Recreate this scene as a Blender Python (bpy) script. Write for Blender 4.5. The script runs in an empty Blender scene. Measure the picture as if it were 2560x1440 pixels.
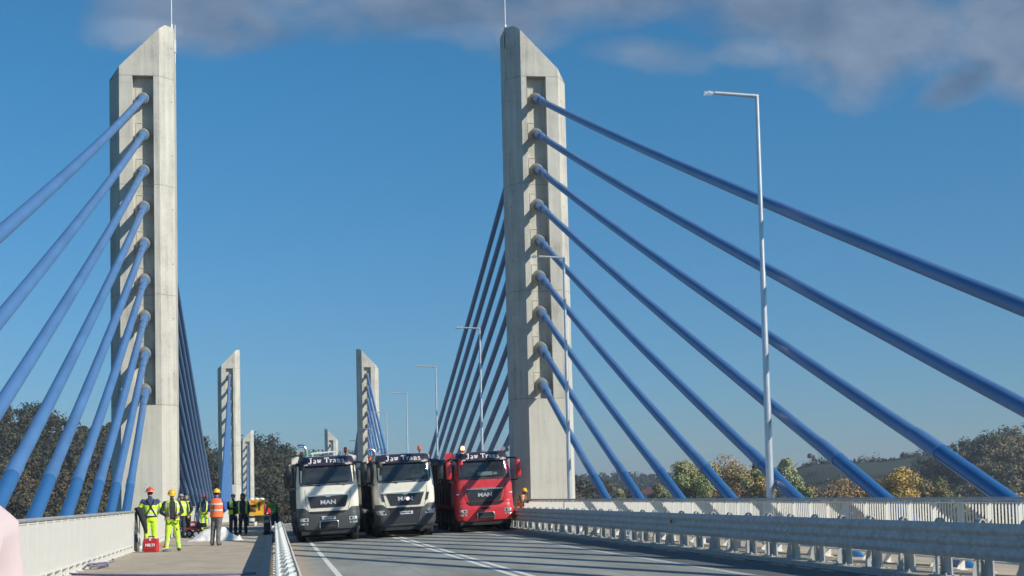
import bpy, math, random
import numpy as np
from mathutils import Vector, Matrix, noise as mnoise

# ------------------------------------------------------------------ camera, world, sun
scene = bpy.context.scene
EYE = Vector((0.0, 0.0, 1.75))
cd = bpy.data.cameras.new('camera'); cam = bpy.data.objects.new('camera', cd)
scene.collection.objects.link(cam); scene.camera = cam
cd.sensor_width = 36.0; cd.sensor_fit = 'HORIZONTAL'
cd.lens = 36.0 * 3600.0 / 2560.0
cd.shift_y = (1010.0 - 720.0) / 2560.0
cd.clip_start = 0.1; cd.clip_end = 12000.0
_R = Matrix(((0.9864437, 0.01268591, -0.16360894), (-0.16244773, -0.06563545, -0.98453173), (-0.02322823, 0.99776303, -0.06268488)))
cam.matrix_world = Matrix.Translation(EYE) @ _R.to_4x4()

SUN = Vector((1.2, -1.0, 1.0)).normalized()
SUN_EL = math.asin(SUN.z); SUN_ROT = math.atan2(SUN.x, SUN.y)
ld = bpy.data.lights.new('sun', 'SUN'); ld.energy = 5.0; ld.angle = math.radians(0.5); ld.color = (1.0, 0.92, 0.78)
sun = bpy.data.objects.new('sun', ld); scene.collection.objects.link(sun)
sun.rotation_euler = SUN.to_track_quat('Z', 'Y').to_euler()

world = bpy.data.worlds.new('World'); scene.world = world; world.use_nodes = True
def build_world():
    nt = world.node_tree; N = nt.nodes; L = nt.links
    N.clear()
    out = N.new('ShaderNodeOutputWorld'); bg = N.new('ShaderNodeBackground'); bg.inputs['Strength'].default_value = 0.085
    sky = N.new('ShaderNodeTexSky'); sky.sky_type = 'NISHITA'; sky.sun_disc = False
    sky.sun_elevation = SUN_EL; sky.sun_rotation = SUN_ROT
    sky.altitude = 300; sky.air_density = 1.0; sky.dust_density = 0.3; sky.ozone_density = 2.5
    tc = N.new('ShaderNodeTexCoord'); sep = N.new('ShaderNodeSeparateXYZ'); L.new(tc.outputs['Generated'], sep.inputs[0])
    def M(op, a, b=None, c=None, clamp=False):
        n = N.new('ShaderNodeMath'); n.operation = op; n.use_clamp = clamp
        for i, v in enumerate((a, b, c)):
            if v is None: continue
            if isinstance(v, (int, float)): n.inputs[i].default_value = v
            else: L.new(v, n.inputs[i])
        return n.outputs[0]
    yy = M('MAXIMUM', sep.outputs['Y'], 0.05)
    u = M('DIVIDE', sep.outputs['X'], yy); v = M('DIVIDE', sep.outputs['Z'], yy)
    comb = N.new('ShaderNodeCombineXYZ'); L.new(M('MULTIPLY', u, 0.7), comb.inputs[0]); L.new(v, comb.inputs[1])
    n1 = N.new('ShaderNodeTexNoise'); n1.inputs['Scale'].default_value = 12.0; n1.inputs['Detail'].default_value = 7.0
    n1.inputs['Roughness'].default_value = 0.52; n1.inputs['Distortion'].default_value = 0.35; L.new(comb.outputs[0], n1.inputs['Vector'])
    n2 = N.new('ShaderNodeTexNoise'); n2.inputs['Scale'].default_value = 16.0; n2.inputs['Detail'].default_value = 6.0
    n2.inputs['Roughness'].default_value = 0.58
    off = N.new('ShaderNodeVectorMath'); off.operation = 'ADD'; off.inputs[1].default_value = (3.3, 1.7, 0.4); L.new(comb.outputs[0], off.inputs[0]); L.new(off.outputs[0], n2.inputs['Vector'])
    def blob(px, py, rx, ry, tilt=0.0):
        r_ = _R @ Vector((px - 1280.0, -(py - 1010.0), -3600.0)); cu, cv = r_.x / r_.y, r_.z / r_.y
        du = M('DIVIDE', M('SUBTRACT', u, cu), rx / 3600.0)
        dv = M('DIVIDE', M('SUBTRACT', M('MULTIPLY_ADD', u, -tilt, v), cv - tilt * cu), ry / 3600.0)
        return M('SUBTRACT', 1.0, M('ADD', M('MULTIPLY', du, du), M('MULTIPLY', dv, dv)))
    def mx_(*a):
        r_ = a[0]
        for q in a[1:]: r_ = M('MAXIMUM', r_, q)
        return r_
    # the bank across the top, then the detached clouds under it
    body = mx_(blob(520, 0, 330, 125), blob(1060, 10, 420, 125), blob(1500, -30, 420, 120), blob(2080, 40, 520, 200, -0.1), blob(2560, 60, 260, 190), blob(1330, -260, 1500, 330))
    pale = mx_(blob(1640, 140, 185, 62, -0.05), blob(1890, 135, 160, 50))
    dark1 = blob(2395, 213, 135, 62, 0.4)
    nA = M('MULTIPLY_ADD', n1.outputs['Fac'], 3.2, -1.45); nB = M('MULTIPLY_ADD', n2.outputs['Fac'], 1.7, -0.85)
    nn = M('ADD', nA, nB)
    dens = mx_(M('MULTIPLY_ADD', body, 0.9, nn), M('MULTIPLY', M('MULTIPLY_ADD', pale, 1.0, nn), 0.75), M('MULTIPLY', M('MULTIPLY_ADD', dark1, 1.0, M('MULTIPLY', nn, 0.8)), 0.75))
    dens = M('MINIMUM', dens, M('MULTIPLY', M('ADD', u, 0.142), 14.0))
    fac = M('MULTIPLY', M('MULTIPLY_ADD', dens, 0.95, 0.18, clamp=True), 0.88)
    front = M('GREATER_THAN', sep.outputs['Y'], 0.06)
    fac = M('MULTIPLY', fac, front)
    lift = mx_(blob(330, 75, 130, 40), blob(1150, 95, 170, 45, 0.1), pale, 0.0)
    low = M('MULTIPLY', mx_(dark1, 0.0), -0.25)
    ramp = N.new('ShaderNodeValToRGB'); e = ramp.color_ramp.elements
    e[0].position = 0.30; e[0].color = CLOUD_DARK; e[1].position = 0.80; e[1].color = CLOUD_LIGHT
    L.new(M('ADD', M('MULTIPLY_ADD', lift, 0.26, n2.outputs['Fac']), low), ramp.inputs['Fac'])
    # richer blue: the photograph's sky, a little deeper than the raw model
    tint = N.new('ShaderNodeMix'); tint.data_type = 'RGBA'; tint.blend_type = 'MULTIPLY'; tint.inputs['Factor'].default_value = 1.0
    L.new(sky.outputs[0], tint.inputs['A'])
    tr = N.new('ShaderNodeValToRGB'); te = tr.color_ramp.elements; te[0].position = 0.0; te[0].color = (0.48, 0.68, 0.98, 1); te[1].position = 1.0; te[1].color = (0.36, 0.98, 1.25, 1)
    L.new(M('MULTIPLY', M('ABSOLUTE', sep.outputs['Z']), 3.6, clamp=True), tr.inputs['Fac']); L.new(tr.outputs['Color'], tint.inputs['B'])
    mix = N.new('ShaderNodeMix'); mix.data_type = 'RGBA'; L.new(fac, mix.inputs['Factor'])
    L.new(tint.outputs['Result'], mix.inputs['A']); L.new(ramp.outputs['Color'], mix.inputs['B'])
    L.new(mix.outputs['Result'], bg.inputs['Color']); L.new(bg.outputs[0], out.inputs[0])
SKY_TINT = (0.80, 1.0, 1.12, 1.0)
CLOUD_DARK = (1.25, 2.05, 3.35, 1); CLOUD_LIGHT = (3.3, 4.2, 5.6, 1)
build_world()
vs = scene.view_settings; vs.view_transform = 'Standard'; vs.look = 'None'; vs.exposure = 0.0; vs.gamma = 1.0
scene.cycles.max_bounces = 6; scene.cycles.transparent_max_bounces = 12

# ------------------------------------------------------------------ projection of photo pixels into the place
F = 3600.0; PX, PY = 1280.0, 1010.0
def ray(x, y): return _R @ Vector((x - PX, -(y - PY), -F))
def atY(x, y, Yd): v = ray(x, y); return EYE + v * (Yd / v.y)
def atZ(x, y, z): v = ray(x, y); return EYE + v * ((z - EYE.z) / v.z)
def gz(Y): return -1.0e-4 * max(0.0, Y - 67.0) ** 2      # the bridge falls away beyond the first pylons

# ------------------------------------------------------------------ materials
def nodes(name):
    m = bpy.data.materials.new(name); m.use_nodes = True
    nt = m.node_tree; b = nt.nodes['Principled BSDF']
    return m, nt, b
def link_bump(nt, b, height, strength=0.3, dist=0.02):
    bp = nt.nodes.new('ShaderNodeBump'); bp.inputs['Strength'].default_value = strength; bp.inputs['Distance'].default_value = dist
    nt.links.new(height, bp.inputs['Height']); nt.links.new(bp.outputs[0], b.inputs['Normal'])
def mat(name, col, rough=0.6, metal=0.0, var=0.12, scale=6.0, spec=0.5, coat=0.0, bump=0.0, col2=None, stretch=(1, 1, 1)):
    m, nt, b = nodes(name); N, L = nt.nodes, nt.links
    tc = N.new('ShaderNodeTexCoord'); mp = N.new('ShaderNodeMapping'); mp.inputs['Scale'].default_value = stretch
    L.new(tc.outputs['Object'], mp.inputs[0])
    n = N.new('ShaderNodeTexNoise'); n.inputs['Scale'].default_value = scale; n.inputs['Detail'].default_value = 6
    n.inputs['Roughness'].default_value = 0.6; L.new(mp.outputs[0], n.inputs['Vector'])
    r = N.new('ShaderNodeValToRGB'); r.color_ramp.elements[0].position = 0.3; r.color_ramp.elements[1].position = 0.7
    c2 = col2 if col2 else tuple(min(1, c * (1 + var)) for c in col)
    c1 = tuple(c * (1 - var) for c in col) if not col2 else col
    r.color_ramp.elements[0].color = (*c1, 1); r.color_ramp.elements[1].color = (*c2, 1)
    L.new(n.outputs['Fac'], r.inputs['Fac']); L.new(r.outputs[0], b.inputs['Base Color'])
    b.inputs['Roughness'].default_value = rough; b.inputs['Metallic'].default_value = metal
    b.inputs['Specular IOR Level'].default_value = spec; b.inputs['Coat Weight'].default_value = coat
    if bump: link_bump(nt, b, n.outputs['Fac'], bump)
    return m
def emit(name, col, s):
    m, nt, b = nodes(name); b.inputs['Base Color'].default_value = (*col, 1)
    b.inputs['Emission Color'].default_value = (*col, 1); b.inputs['Emission Strength'].default_value = s
    return m
def concrete():
    m, nt, b = nodes('board_marked_concrete'); N, L = nt.nodes, nt.links
    tc = N.new('ShaderNodeTexCoord'); sep = N.new('ShaderNodeSeparateXYZ'); L.new(tc.outputs['Object'], sep.inputs[0])
    big = N.new('ShaderNodeTexNoise'); big.inputs['Scale'].default_value = 0.7; big.inputs['Detail'].default_value = 8; big.inputs['Roughness'].default_value = 0.65
    L.new(tc.outputs['Object'], big.inputs['Vector'])
    mp = N.new('ShaderNodeMapping'); mp.inputs['Scale'].default_value = (5, 5, 0.35); L.new(tc.outputs['Object'], mp.inputs[0])
    st = N.new('ShaderNodeTexNoise'); st.inputs['Scale'].default_value = 1.0; st.inputs['Detail'].default_value = 5; L.new(mp.outputs[0], st.inputs['Vector'])
    fine = N.new('ShaderNodeTexNoise'); fine.inputs['Scale'].default_value = 14; fine.inputs['Detail'].default_value = 4; L.new(tc.outputs['Object'], fine.inputs['Vector'])
    def M(op, a, b_=None, c=None, clamp=False):
        n = N.new('ShaderNodeMath'); n.operation = op; n.use_clamp = clamp
        for i, v in enumerate((a, b_, c)):
            if v is None: continue
            if isinstance(v, (int, float)): n.inputs[i].default_value = v
            else: L.new(v, n.inputs[i])
        return n.outputs[0]
    s = M('ADD', M('MULTIPLY', big.outputs['Fac'], 0.5), M('MULTIPLY', st.outputs['Fac'], 0.5))
    s = M('ADD', s, M('MULTIPLY', M('SUBTRACT', fine.outputs['Fac'], 0.5), 0.25))
    r = N.new('ShaderNodeValToRGB'); E = r.color_ramp.elements
    E[0].position = 0.34; E[0].color = (0.36, 0.35, 0.315, 1); E[1].position = 0.64; E[1].color = (0.62, 0.605, 0.54, 1)
    el = E.new(0.47); el.color = (0.50, 0.49, 0.44, 1)
    L.new(s, r.inputs['Fac'])
    # pour joints every 5.1 m, panel joints between
    z = M('FRACT', M('DIVIDE', M('SUBTRACT', sep.outputs['Z'], 6.18), 5.1))
    j1 = M('LESS_THAN', z, 0.008)
    z2 = M('FRACT', M('DIVIDE', M('SUBTRACT', sep.outputs['Z'], 3.3), 2.55)); j2 = M('MULTIPLY', M('LESS_THAN', z2, 0.009), 0.35)
    xx = M('FRACT', M('DIVIDE', M('ADD', sep.outputs['X'], 50.43), 0.62)); j3 = M('MULTIPLY', M('LESS_THAN', xx, 0.05), 0.28)
    # lifting holes
    hx = M('MULTIPLY', M('SUBTRACT', M('FRACT', M('DIVIDE', M('ADD', sep.outputs['X'], 50.12), 1.24)), 0.5), 1.24)
    hz_ = M('MULTIPLY', M('SUBTRACT', M('FRACT', M('DIVIDE', M('SUBTRACT', sep.outputs['Z'], 6.4), 2.55)), 0.5), 2.55)
    hole = M('LESS_THAN', M('ADD', M('MULTIPLY', hx, hx), M('MULTIPLY', hz_, hz_)), 0.0016)
    j = M('MAXIMUM', M('MAXIMUM', M('MAXIMUM', j1, j2), j3), hole)
    mx = N.new('ShaderNodeMix'); mx.data_type = 'RGBA'; L.new(M('MULTIPLY', j, 0.55), mx.inputs['Factor'])
    L.new(r.outputs[0], mx.inputs['A']); mx.inputs['B'].default_value = (0.2, 0.19, 0.17, 1)
    # paler, smoother coated plinth below the lowest joint
    pl = N.new('ShaderNodeMix'); pl.data_type = 'RGBA'; L.new(M('MULTIPLY', M('LESS_THAN', sep.outputs['Z'], 6.18), 0.45), pl.inputs['Factor'])
    L.new(mx.outputs['Result'], pl.inputs['A']); pl.inputs['B'].default_value = (0.60, 0.585, 0.515, 1)
    L.new(pl.outputs['Result'], b.inputs['Base Color']); b.inputs['Roughness'].default_value = 0.85
    link_bump(nt, b, fine.outputs['Fac'], 0.25, 0.02)
    return m
def asphalt():
    m, nt, b = nodes('bridge_asphalt'); N, L = nt.nodes, nt.links
    tc = N.new('ShaderNodeTexCoord'); sep = N.new('ShaderNodeSeparateXYZ'); L.new(tc.outputs['Object'], sep.inputs[0])
    def M(op, a, b_=None, c=None, clamp=False):
        n = N.new('ShaderNodeMath'); n.operation = op; n.use_clamp = clamp
        for i, v in enumerate((a, b_, c)):
            if v is None: continue
            if isinstance(v, (int, float)): n.inputs[i].default_value = v
            else: L.new(v, n.inputs[i])
        return n.outputs[0]
    big = N.new('ShaderNodeTexNoise'); big.inputs['Scale'].default_value = 0.35; big.inputs['Detail'].default_value = 9; big.inputs['Roughness'].default_value = 0.7
    mp = N.new('ShaderNodeMapping'); mp.inputs['Scale'].default_value = (1.6, 0.35, 1); L.new(tc.outputs['Object'], mp.inputs[0]); L.new(mp.outputs[0], big.inputs['Vector'])
    fine = N.new('ShaderNodeTexNoise'); fine.inputs['Scale'].default_value = 45; fine.inputs['Detail'].default_value = 3; L.new(tc.outputs['Object'], fine.inputs['Vector'])
    r = N.new('ShaderNodeValToRGB'); E = r.color_ramp.elements
    E[0].position = 0.36; E[0].color = (0.225, 0.235, 0.215, 1); E[1].position = 0.64; E[1].color = (0.37, 0.38, 0.345, 1)
    L.new(M('ADD', big.outputs['Fac'], M('MULTIPLY', M('SUBTRACT', fine.outputs['Fac'], 0.5), 0.35)), r.inputs['Fac'])
    # wheel tracks, slightly darker and smoother
    tr = M('ADD', M('MULTIPLY', M('COSINE', M('MULTIPLY', sep.outputs['X'], 3.35)), 0.5), 0.5)
    tmix = N.new('ShaderNodeMix'); tmix.data_type = 'RGBA'; tmix.blend_type = 'MULTIPLY'; L.new(M('MULTIPLY', tr, 0.16), tmix.inputs['Factor'])
    L.new(r.outputs[0], tmix.inputs['A']); tmix.inputs['B'].default_value = (0.5, 0.5, 0.5, 1)
    # paving seams: two along the lanes and a faint cold joint across now and then
    s1 = M('LESS_THAN', M('ABSOLUTE', M('SUBTRACT', sep.outputs['X'], 3.12)), 0.018); s2 = M('LESS_THAN', M('ABSOLUTE', M('SUBTRACT', sep.outputs['X'], 6.75)), 0.018)
    s3 = M('LESS_THAN', M('FRACT', M('DIVIDE', M('MULTIPLY_ADD', big.outputs['Fac'], 0.5, sep.outputs['Y']), 9.7)), 0.008)
    pt = N.new('ShaderNodeTexNoise'); pt.inputs['Scale'].default_value = 0.9; pt.inputs['Detail'].default_value = 3; L.new(tc.outputs['Object'], pt.inputs['Vector'])
    st_ = M('MULTIPLY', M('GREATER_THAN', pt.outputs['Fac'], 0.63), 0.35)
    sm_ = M('MAXIMUM', M('MULTIPLY', M('MAXIMUM', M('MAXIMUM', s1, s2), s3), 0.55), st_)
    tm2 = N.new('ShaderNodeMix'); tm2.data_type = 'RGBA'; L.new(sm_, tm2.inputs['Factor']); L.new(tmix.outputs['Result'], tm2.inputs['A']); tm2.inputs['B'].default_value = (0.17, 0.175, 0.165, 1)
    # sandy dust along the left edge
    e1 = M('MULTIPLY', M('SUBTRACT', M('MULTIPLY_ADD', big.outputs['Fac'], 0.9, 0.62), sep.outputs['X']), 2.6, clamp=True)
    d = N.new('ShaderNodeMix'); d.data_type = 'RGBA'; L.new(e1, d.inputs['Factor']); L.new(tm2.outputs['Result'], d.inputs['A']); d.inputs['B'].default_value = (0.43, 0.35, 0.26, 1)
    # darker strip of road along the right edge
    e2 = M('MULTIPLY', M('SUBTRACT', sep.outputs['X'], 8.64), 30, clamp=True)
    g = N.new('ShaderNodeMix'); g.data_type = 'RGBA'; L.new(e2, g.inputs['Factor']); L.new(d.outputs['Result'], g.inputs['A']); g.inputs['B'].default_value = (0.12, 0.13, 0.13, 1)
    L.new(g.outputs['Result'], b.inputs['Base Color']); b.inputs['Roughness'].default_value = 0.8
    link_bump(nt, b, fine.outputs['Fac'], 0.35, 0.01)
    return m
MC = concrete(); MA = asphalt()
MPINK = mat('pink_cloth', (0.60, 0.49, 0.50), 0.8, var=0.05, scale=3)
MPAV = mat('dusty_pavement', (0.385, 0.325, 0.245), 0.9, var=0.2, scale=1.6, bump=0.2, stretch=(1, 0.5, 1), col2=(0.53, 0.455, 0.35))
MDECK = mat('deck_concrete', (0.36, 0.35, 0.32), 0.9, var=0.15, scale=1.5)
MKERB = mat('granite_kerb', (0.42, 0.42, 0.40), 0.8, var=0.2, scale=9)
MLINE = mat('road_paint', (0.76, 0.75, 0.70), 0.6, var=0.12, scale=11)
MEDGE = mat('grey_edge_paint', (0.48, 0.49, 0.50), 0.6, var=0.2, scale=9)  # greyer than the other road lines
MRAIL = mat('cream_rail_paint', (0.74, 0.73, 0.685), 0.45, var=0.03, scale=3)
MHAND = mat('galvanised_handrail', (0.42, 0.43, 0.43), 0.45, 0.3, var=0.15, scale=5)
MGALV = mat('galvanised_steel', (0.50, 0.495, 0.47), 0.7, 0.0, var=0.22, scale=7, bump=0.05)
MGALVL = mat('bright_galvanised_steel', (0.76, 0.79, 0.78), 0.55, 0.1, var=0.12, scale=5)
MPOST = mat('post_zinc', (0.42, 0.45, 0.45), 0.6, 0.0, var=0.15, scale=6)
MBOLT = mat('bolt_zinc', (0.8, 0.82, 0.82), 0.35, 0.2)
MPOLE = mat('zinc_lamp_pole', (0.62, 0.64, 0.67), 0.32, 0.55, var=0.1, scale=3)
MBLUE = mat('blue_cable_sheath', (0.082, 0.195, 0.41), 0.38, var=0.13, scale=2.2, stretch=(1, 0.25, 0.25))
MBLUED = mat('dark_blue_guard_tube', (0.035, 0.14, 0.35), 0.33, var=0.06, scale=2)
MCOLL = mat('grey_collar', (0.23, 0.24, 0.235), 0.5, var=0.1)
MPLATE = mat('anchor_recess_plate', (0.50, 0.49, 0.43), 0.8, var=0.08)
MWRAP = mat('plastic_wrap', (0.75, 0.8, 0.86), 0.25, var=0.1); MWRAP.node_tree.nodes['Principled BSDF'].inputs['Alpha'].default_value = 0.45
MBLACK = mat('black_plastic', (0.022, 0.024, 0.027), 0.5, var=0.2)
MRUB = mat('tyre_rubber', (0.028, 0.028, 0.03), 0.85, var=0.25)
MTAPE = mat('black_cloth', (0.03, 0.03, 0.035), 0.9)
MCHROME = mat('chrome_trim', (0.75, 0.77, 0.8), 0.18, 0.9, var=0.04)
MGRASS = mat('valley_grass', (0.055, 0.075, 0.035), 0.95, var=0.3, scale=0.02)

# ------------------------------------------------------------------ mesh builder
COL = scene.collection
class MB:
    def __init__(s): s.v = []; s.f = []; s.m = []
    def add(s, verts, faces, mi=0, M=None):
        o = len(s.v)
        s.v += [tuple(M @ Vector(p)) if M is not None else tuple(p) for p in verts]
        s.f += [tuple(i + o for i in f) for f in faces]; s.m += [mi] * len(faces)
    def box(s, x0, x1, y0, y1, z0, z1, mi=0, M=None):
        v = [(x, y, z) for z in (z0, z1) for y in (y0, y1) for x in (x0, x1)]
        s.add(v, [(0, 2, 3, 1), (4, 5, 7, 6), (0, 1, 5, 4), (2, 6, 7, 3), (0, 4, 6, 2), (1, 3, 7, 5)], mi, M)
    def bbox(s, x0, x1, y0, y1, z0, z1, b=0.02, mi=0, M=None):
        # box with its edges chamfered
        xs = (x0, x0 + b, x1 - b, x1); ys = (y0, y0 + b, y1 - b, y1); zs = (z0, z0 + b, z1 - b, z1)
        import itertools
        P = {}; V = []
        def pid(p):
            if p not in P: P[p] = len(V); V.append(p)
            return P[p]
        Fs = []
        for ax in range(3):
            for side in (0, 3):
                a, c = [k for k in range(3) if k != ax]
                q = []
                for (i, j) in ((1, 1), (2, 1), (2, 2), (1, 2)):
                    idx = [0, 0, 0]; idx[ax] = side; idx[a] = i; idx[c] = j
                    q.append(pid((xs[idx[0]], ys[idx[1]], zs[idx[2]])))
                Fs.append(tuple(q))
        for ax in range(3):
            a, c = [k for k in range(3) if k != ax]
            for sa in (0, 3):
                for sc in (0, 3):
                    na = 1 if sa == 0 else 2; nc = 1 if sc == 0 else 2
                    q = []
                    for (t, A, C_) in ((1, sa, nc), (2, sa, nc), (2, na, sc), (1, na, sc)):
                        idx = [0, 0, 0]; idx[ax] = t; idx[a] = A; idx[c] = C_
                        q.append(pid((xs[idx[0]], ys[idx[1]], zs[idx[2]])))
                    Fs.append(tuple(q))
        for sx in (0, 3):
            for sy in (0, 3):
                for sz in (0, 3):
                    nx, ny, nz = [1 if q == 0 else 2 for q in (sx, sy, sz)]
                    Fs.append((pid((xs[sx], ys[ny], zs[nz])), pid((xs[nx], ys[sy], zs[nz])), pid((xs[nx], ys[ny], zs[sz]))))
        s.add(V, Fs, mi, M)
    def tube(s, pts, rad, n=10, mi=0, cap=True, M=None):
        pts = [Vector(p) for p in pts]
        if isinstance(rad, (int, float)): rad = [rad] * len(pts)
        V = []; up = None
        for i, p in enumerate(pts):
            t = (pts[min(i + 1, len(pts) - 1)] - pts[max(i - 1, 0)]).normalized()
            if up is None: up = Vector((0, 0, 1)) if abs(t.z) < 0.9 else Vector((1, 0, 0))
            a = t.cross(up).normalized(); b = a.cross(t).normalized(); up = b
            for k in range(n):
                th = 2 * math.pi * k / n
                V.append(p + (a * math.cos(th) + b * math.sin(th)) * rad[i])
        Fs = []
        for i in range(len(pts) - 1):
            for k in range(n):
                Fs.append((i * n + k, i * n + (k + 1) % n, (i + 1) * n + (k + 1) % n, (i + 1) * n + k))
        if cap: Fs += [tuple(range(n - 1, -1, -1)), tuple(range((len(pts) - 1) * n, len(pts) * n))]
        s.add(V, Fs, mi, M)
    def prism(s, poly, axis, a, b, mi=0, M=None):
        # poly in the two other axes, extruded along axis from a to b
        def P(p, t):
            return {0: (t, p[0], p[1]), 1: (p[0], t, p[1]), 2: (p[0], p[1], t)}[axis]
        n = len(poly)
        V = [P(p, a) for p in poly] + [P(p, b) for p in poly]
        Fs = [tuple(range(n - 1, -1, -1)), tuple(range(n, 2 * n))] + [(i, (i + 1) % n, (i + 1) % n + n, i + n) for i in range(n)]
        s.add(V, Fs, mi, M)
    def rings(s, R, mi=0, cap=True, closed=True, M=None):
        n = len(R[0]); V = [p for r in R for p in r]; Fs = []
        for i in range(len(R) - 1):
            for k in range(n if closed else n - 1):
                Fs.append((i * n + k, i * n + (k + 1) % n, (i + 1) * n + (k + 1) % n, (i + 1) * n + k))
        if cap and closed: Fs += [tuple(range(n - 1, -1, -1)), tuple(range((len(R) - 1) * n, len(R) * n))]
        s.add(V, Fs, mi, M)
    def ell(s, c, r, n=14, m=8, mi=0, M=None, z0=-1.0, z1=1.0):
        R = []
        a0, a1 = math.asin(z0), math.asin(z1)
        for i in range(m + 1):
            t = a0 + (a1 - a0) * i / m; cz, sz = math.cos(t), math.sin(t); cz = max(cz, 0.004)
            R.append([(c[0] + r[0] * cz * math.cos(2 * math.pi * k / n), c[1] + r[1] * cz * math.sin(2 * math.pi * k / n), c[2] + r[2] * sz) for k in range(n)])
        s.rings(R, mi, M=M)
    def mesh(s, name, mats, smooth=35):
        me = bpy.data.meshes.new(name)
        me.from_pydata([tuple(p) for p in s.v], [], s.f); me.validate()
        for m in (mats if isinstance(mats, (list, tuple)) else [mats]): me.materials.append(m)
        if len(me.polygons) == len(s.m): me.polygons.foreach_set('material_index', s.m)
        import bmesh
        bm = bmesh.new(); bm.from_mesh(me); bmesh.ops.recalc_face_normals(bm, faces=bm.faces)
        if smooth:
            for f in bm.faces: f.smooth = True
            lim = math.radians(smooth)
            for e in bm.edges:
                if len(e.link_faces) == 2 and e.calc_face_angle(0) > lim: e.smooth = False
        bm.to_mesh(me); bm.free(); me.update()
        return me
    def build(s, name, mats, parent=None, loc=(0, 0, 0), rot=(0, 0, 0), smooth=35, **tags):
        o = bpy.data.objects.new(name, s.mesh(name, mats, smooth)); COL.objects.link(o)
        o.location = loc; o.rotation_euler = rot; o.parent = parent
        for k, v in tags.items(): o[k] = v
        return o
def thing(name, label, cat, loc=(0, 0, 0), rot=(0, 0, 0), group=None, parent=None):
    o = bpy.data.objects.new(name, None); COL.objects.link(o); o.empty_display_size = 0.3
    o.location = loc; o.rotation_euler = rot; o['label'] = label; o['category'] = cat
    if group: o['group'] = group
    return o
def copy_tree(o, parent=None):
    c = o.copy(); COL.objects.link(c); c.parent = parent
    for ch in list(o.children): copy_tree(ch, c)
    return c
ORD = ['first', 'second', 'third', 'fourth', 'fifth', 'sixth', 'seventh', 'eighth', 'ninth']
def sweepX(pts_xz, ys, name, m, kind='structure', zoff=0.0, closed=True, smooth=35, **k):
    b = MB(); R = []
    for Y in ys:
        g = gz(Y) + zoff; R.append([(x, Y, z + g) for x, z in pts_xz])
    b.rings(R, closed=closed, cap=closed)
    tags = dict(k)
    if kind: tags['kind'] = kind
    return b.build(name, m, smooth=smooth, **tags)
YS = [-20] + list(range(-10, 60, 10)) + [66 + 6 * i for i in range(64)]
# ------------------------------------------------------------------ deck, road, pavements
CX = 3.42                                                # centreline of the bridge
def rz(x): return 0.022 * x
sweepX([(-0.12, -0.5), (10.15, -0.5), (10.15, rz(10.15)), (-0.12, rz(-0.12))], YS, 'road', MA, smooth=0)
sweepX([(-5.45, 0.02), (-0.12, 0.02), (-0.12, 0.30), (-0.30, 0.304), (-5.25, 0.30), (-5.45, 0.22)], YS, 'pavement', MPAV, smooth=0)
sweepX([(10.15, 0.04), (13.35, 0.04), (13.40, 0.22), (13.2, 0.32), (10.33, 0.31), (10.15, 0.29)], YS, 'pavement', MPAV, smooth=0)
for x0, x1 in ((-0.30, -0.118), (10.146, 10.32)):
    sweepX([(x0, 0.2), (x1, 0.2), (x1, 0.312 if x0 < 5 else 0.295), (x0, 0.312 if x0 < 5 else 0.318)], YS, 'kerb', MKERB, smooth=0)
sweepX([(-6.0, -1.3), (-5.4, -1.6), (-1.5, -2.6), (8.4, -2.6), (12.6, -1.6), (13.5, -1.3), (13.5, 0.02), (10.2, 0.035), (10.1, -0.505), (-0.08, -0.505), (-0.16, 0.015), (-6.0, -0.02)], YS, 'bridge_deck', MDECK, smooth=0)
def strip(x0, x1, name='road_marking', segs=None, m=None):
    ys = YS if segs is None else segs
    b = MB(); R = [[(x0, Y, rz(x0) + gz(Y) + 0.004), (x1, Y, rz(x1) + gz(Y) + 0.004)] for Y in ys]
    b.rings(R, closed=False, cap=False); b.build(name, m or MLINE, smooth=0, kind='structure')
strip(1.33, 1.47); strip(4.72, 4.86); strip(4.99, 5.13)
strip(8.40, 8.58, m=MEDGE)

# ------------------------------------------------------------------ pylons
def plan(recess):
    h = [(0.61, 0.0)]
    if recess: h += [(0.87, 0.0), (0.87, 0.45), (1.80, 0.45), (1.80, 0.0)]
    h += [(2.38, 0.0), (2.9, 0.9), (2.9, 1.9), (2.38, 2.8)]
    if recess: h += [(1.80, 2.8), (1.80, 2.35), (0.87, 2.35), (0.87, 2.8)]
    h += [(0.61, 2.8), (0.0, 2.15), (0.0, 0.65)]
    return h
def pylon_shaft(zb):
    b = MB()
    b.prism(plan(False), 2, zb, 6.2); b.prism(plan(True), 2, 6.2, 21.5)
    # cap with its slanted top
    P = plan(False); cut = 0.36; top = []
    n = len(P)
    for i in range(n):
        a, c = P[i], P[(i + 1) % n]
        top.append(a)
        if (a[0] - cut) * (c[0] - cut) < 0:
            t = (cut - a[0]) / (c[0] - a[0]); top.append((cut, a[1] + (c[1] - a[1]) * t))
    zt = lambda p: min(24.0, 24.0 - 1.03 * (p[0] - cut))
    V = [(p[0], p[1], 21.5) for p in top] + [(p[0], p[1], zt(p)) for p in top]; m = len(top)
    hi = [i + m for i in range(m) if top[i][0] <= cut + 1e-6]; lo = [i + m for i in range(m) if top[i][0] >= cut - 1e-6]
    # keep cyclic order
    def order(ids):
        for k in range(len(ids)):
            if ids[k] - ids[k - 1] != 1 and k: return ids[k:] + ids[:k]
        return ids
    Fs = [tuple(range(m - 1, -1, -1)), tuple(order(hi)), tuple(order(lo))] + [(i, (i + 1) % m, (i + 1) % m + m, i + m) for i in range(m)]
    b.add(V, Fs)
    return b
pylon_mesh = pylon_shaft(-14.0).mesh('shaft', MC, 0)
ANZ = [6.97 + 1.70 * i for i in range(9)]
UC = 1.335                                               # recess centre
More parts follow.
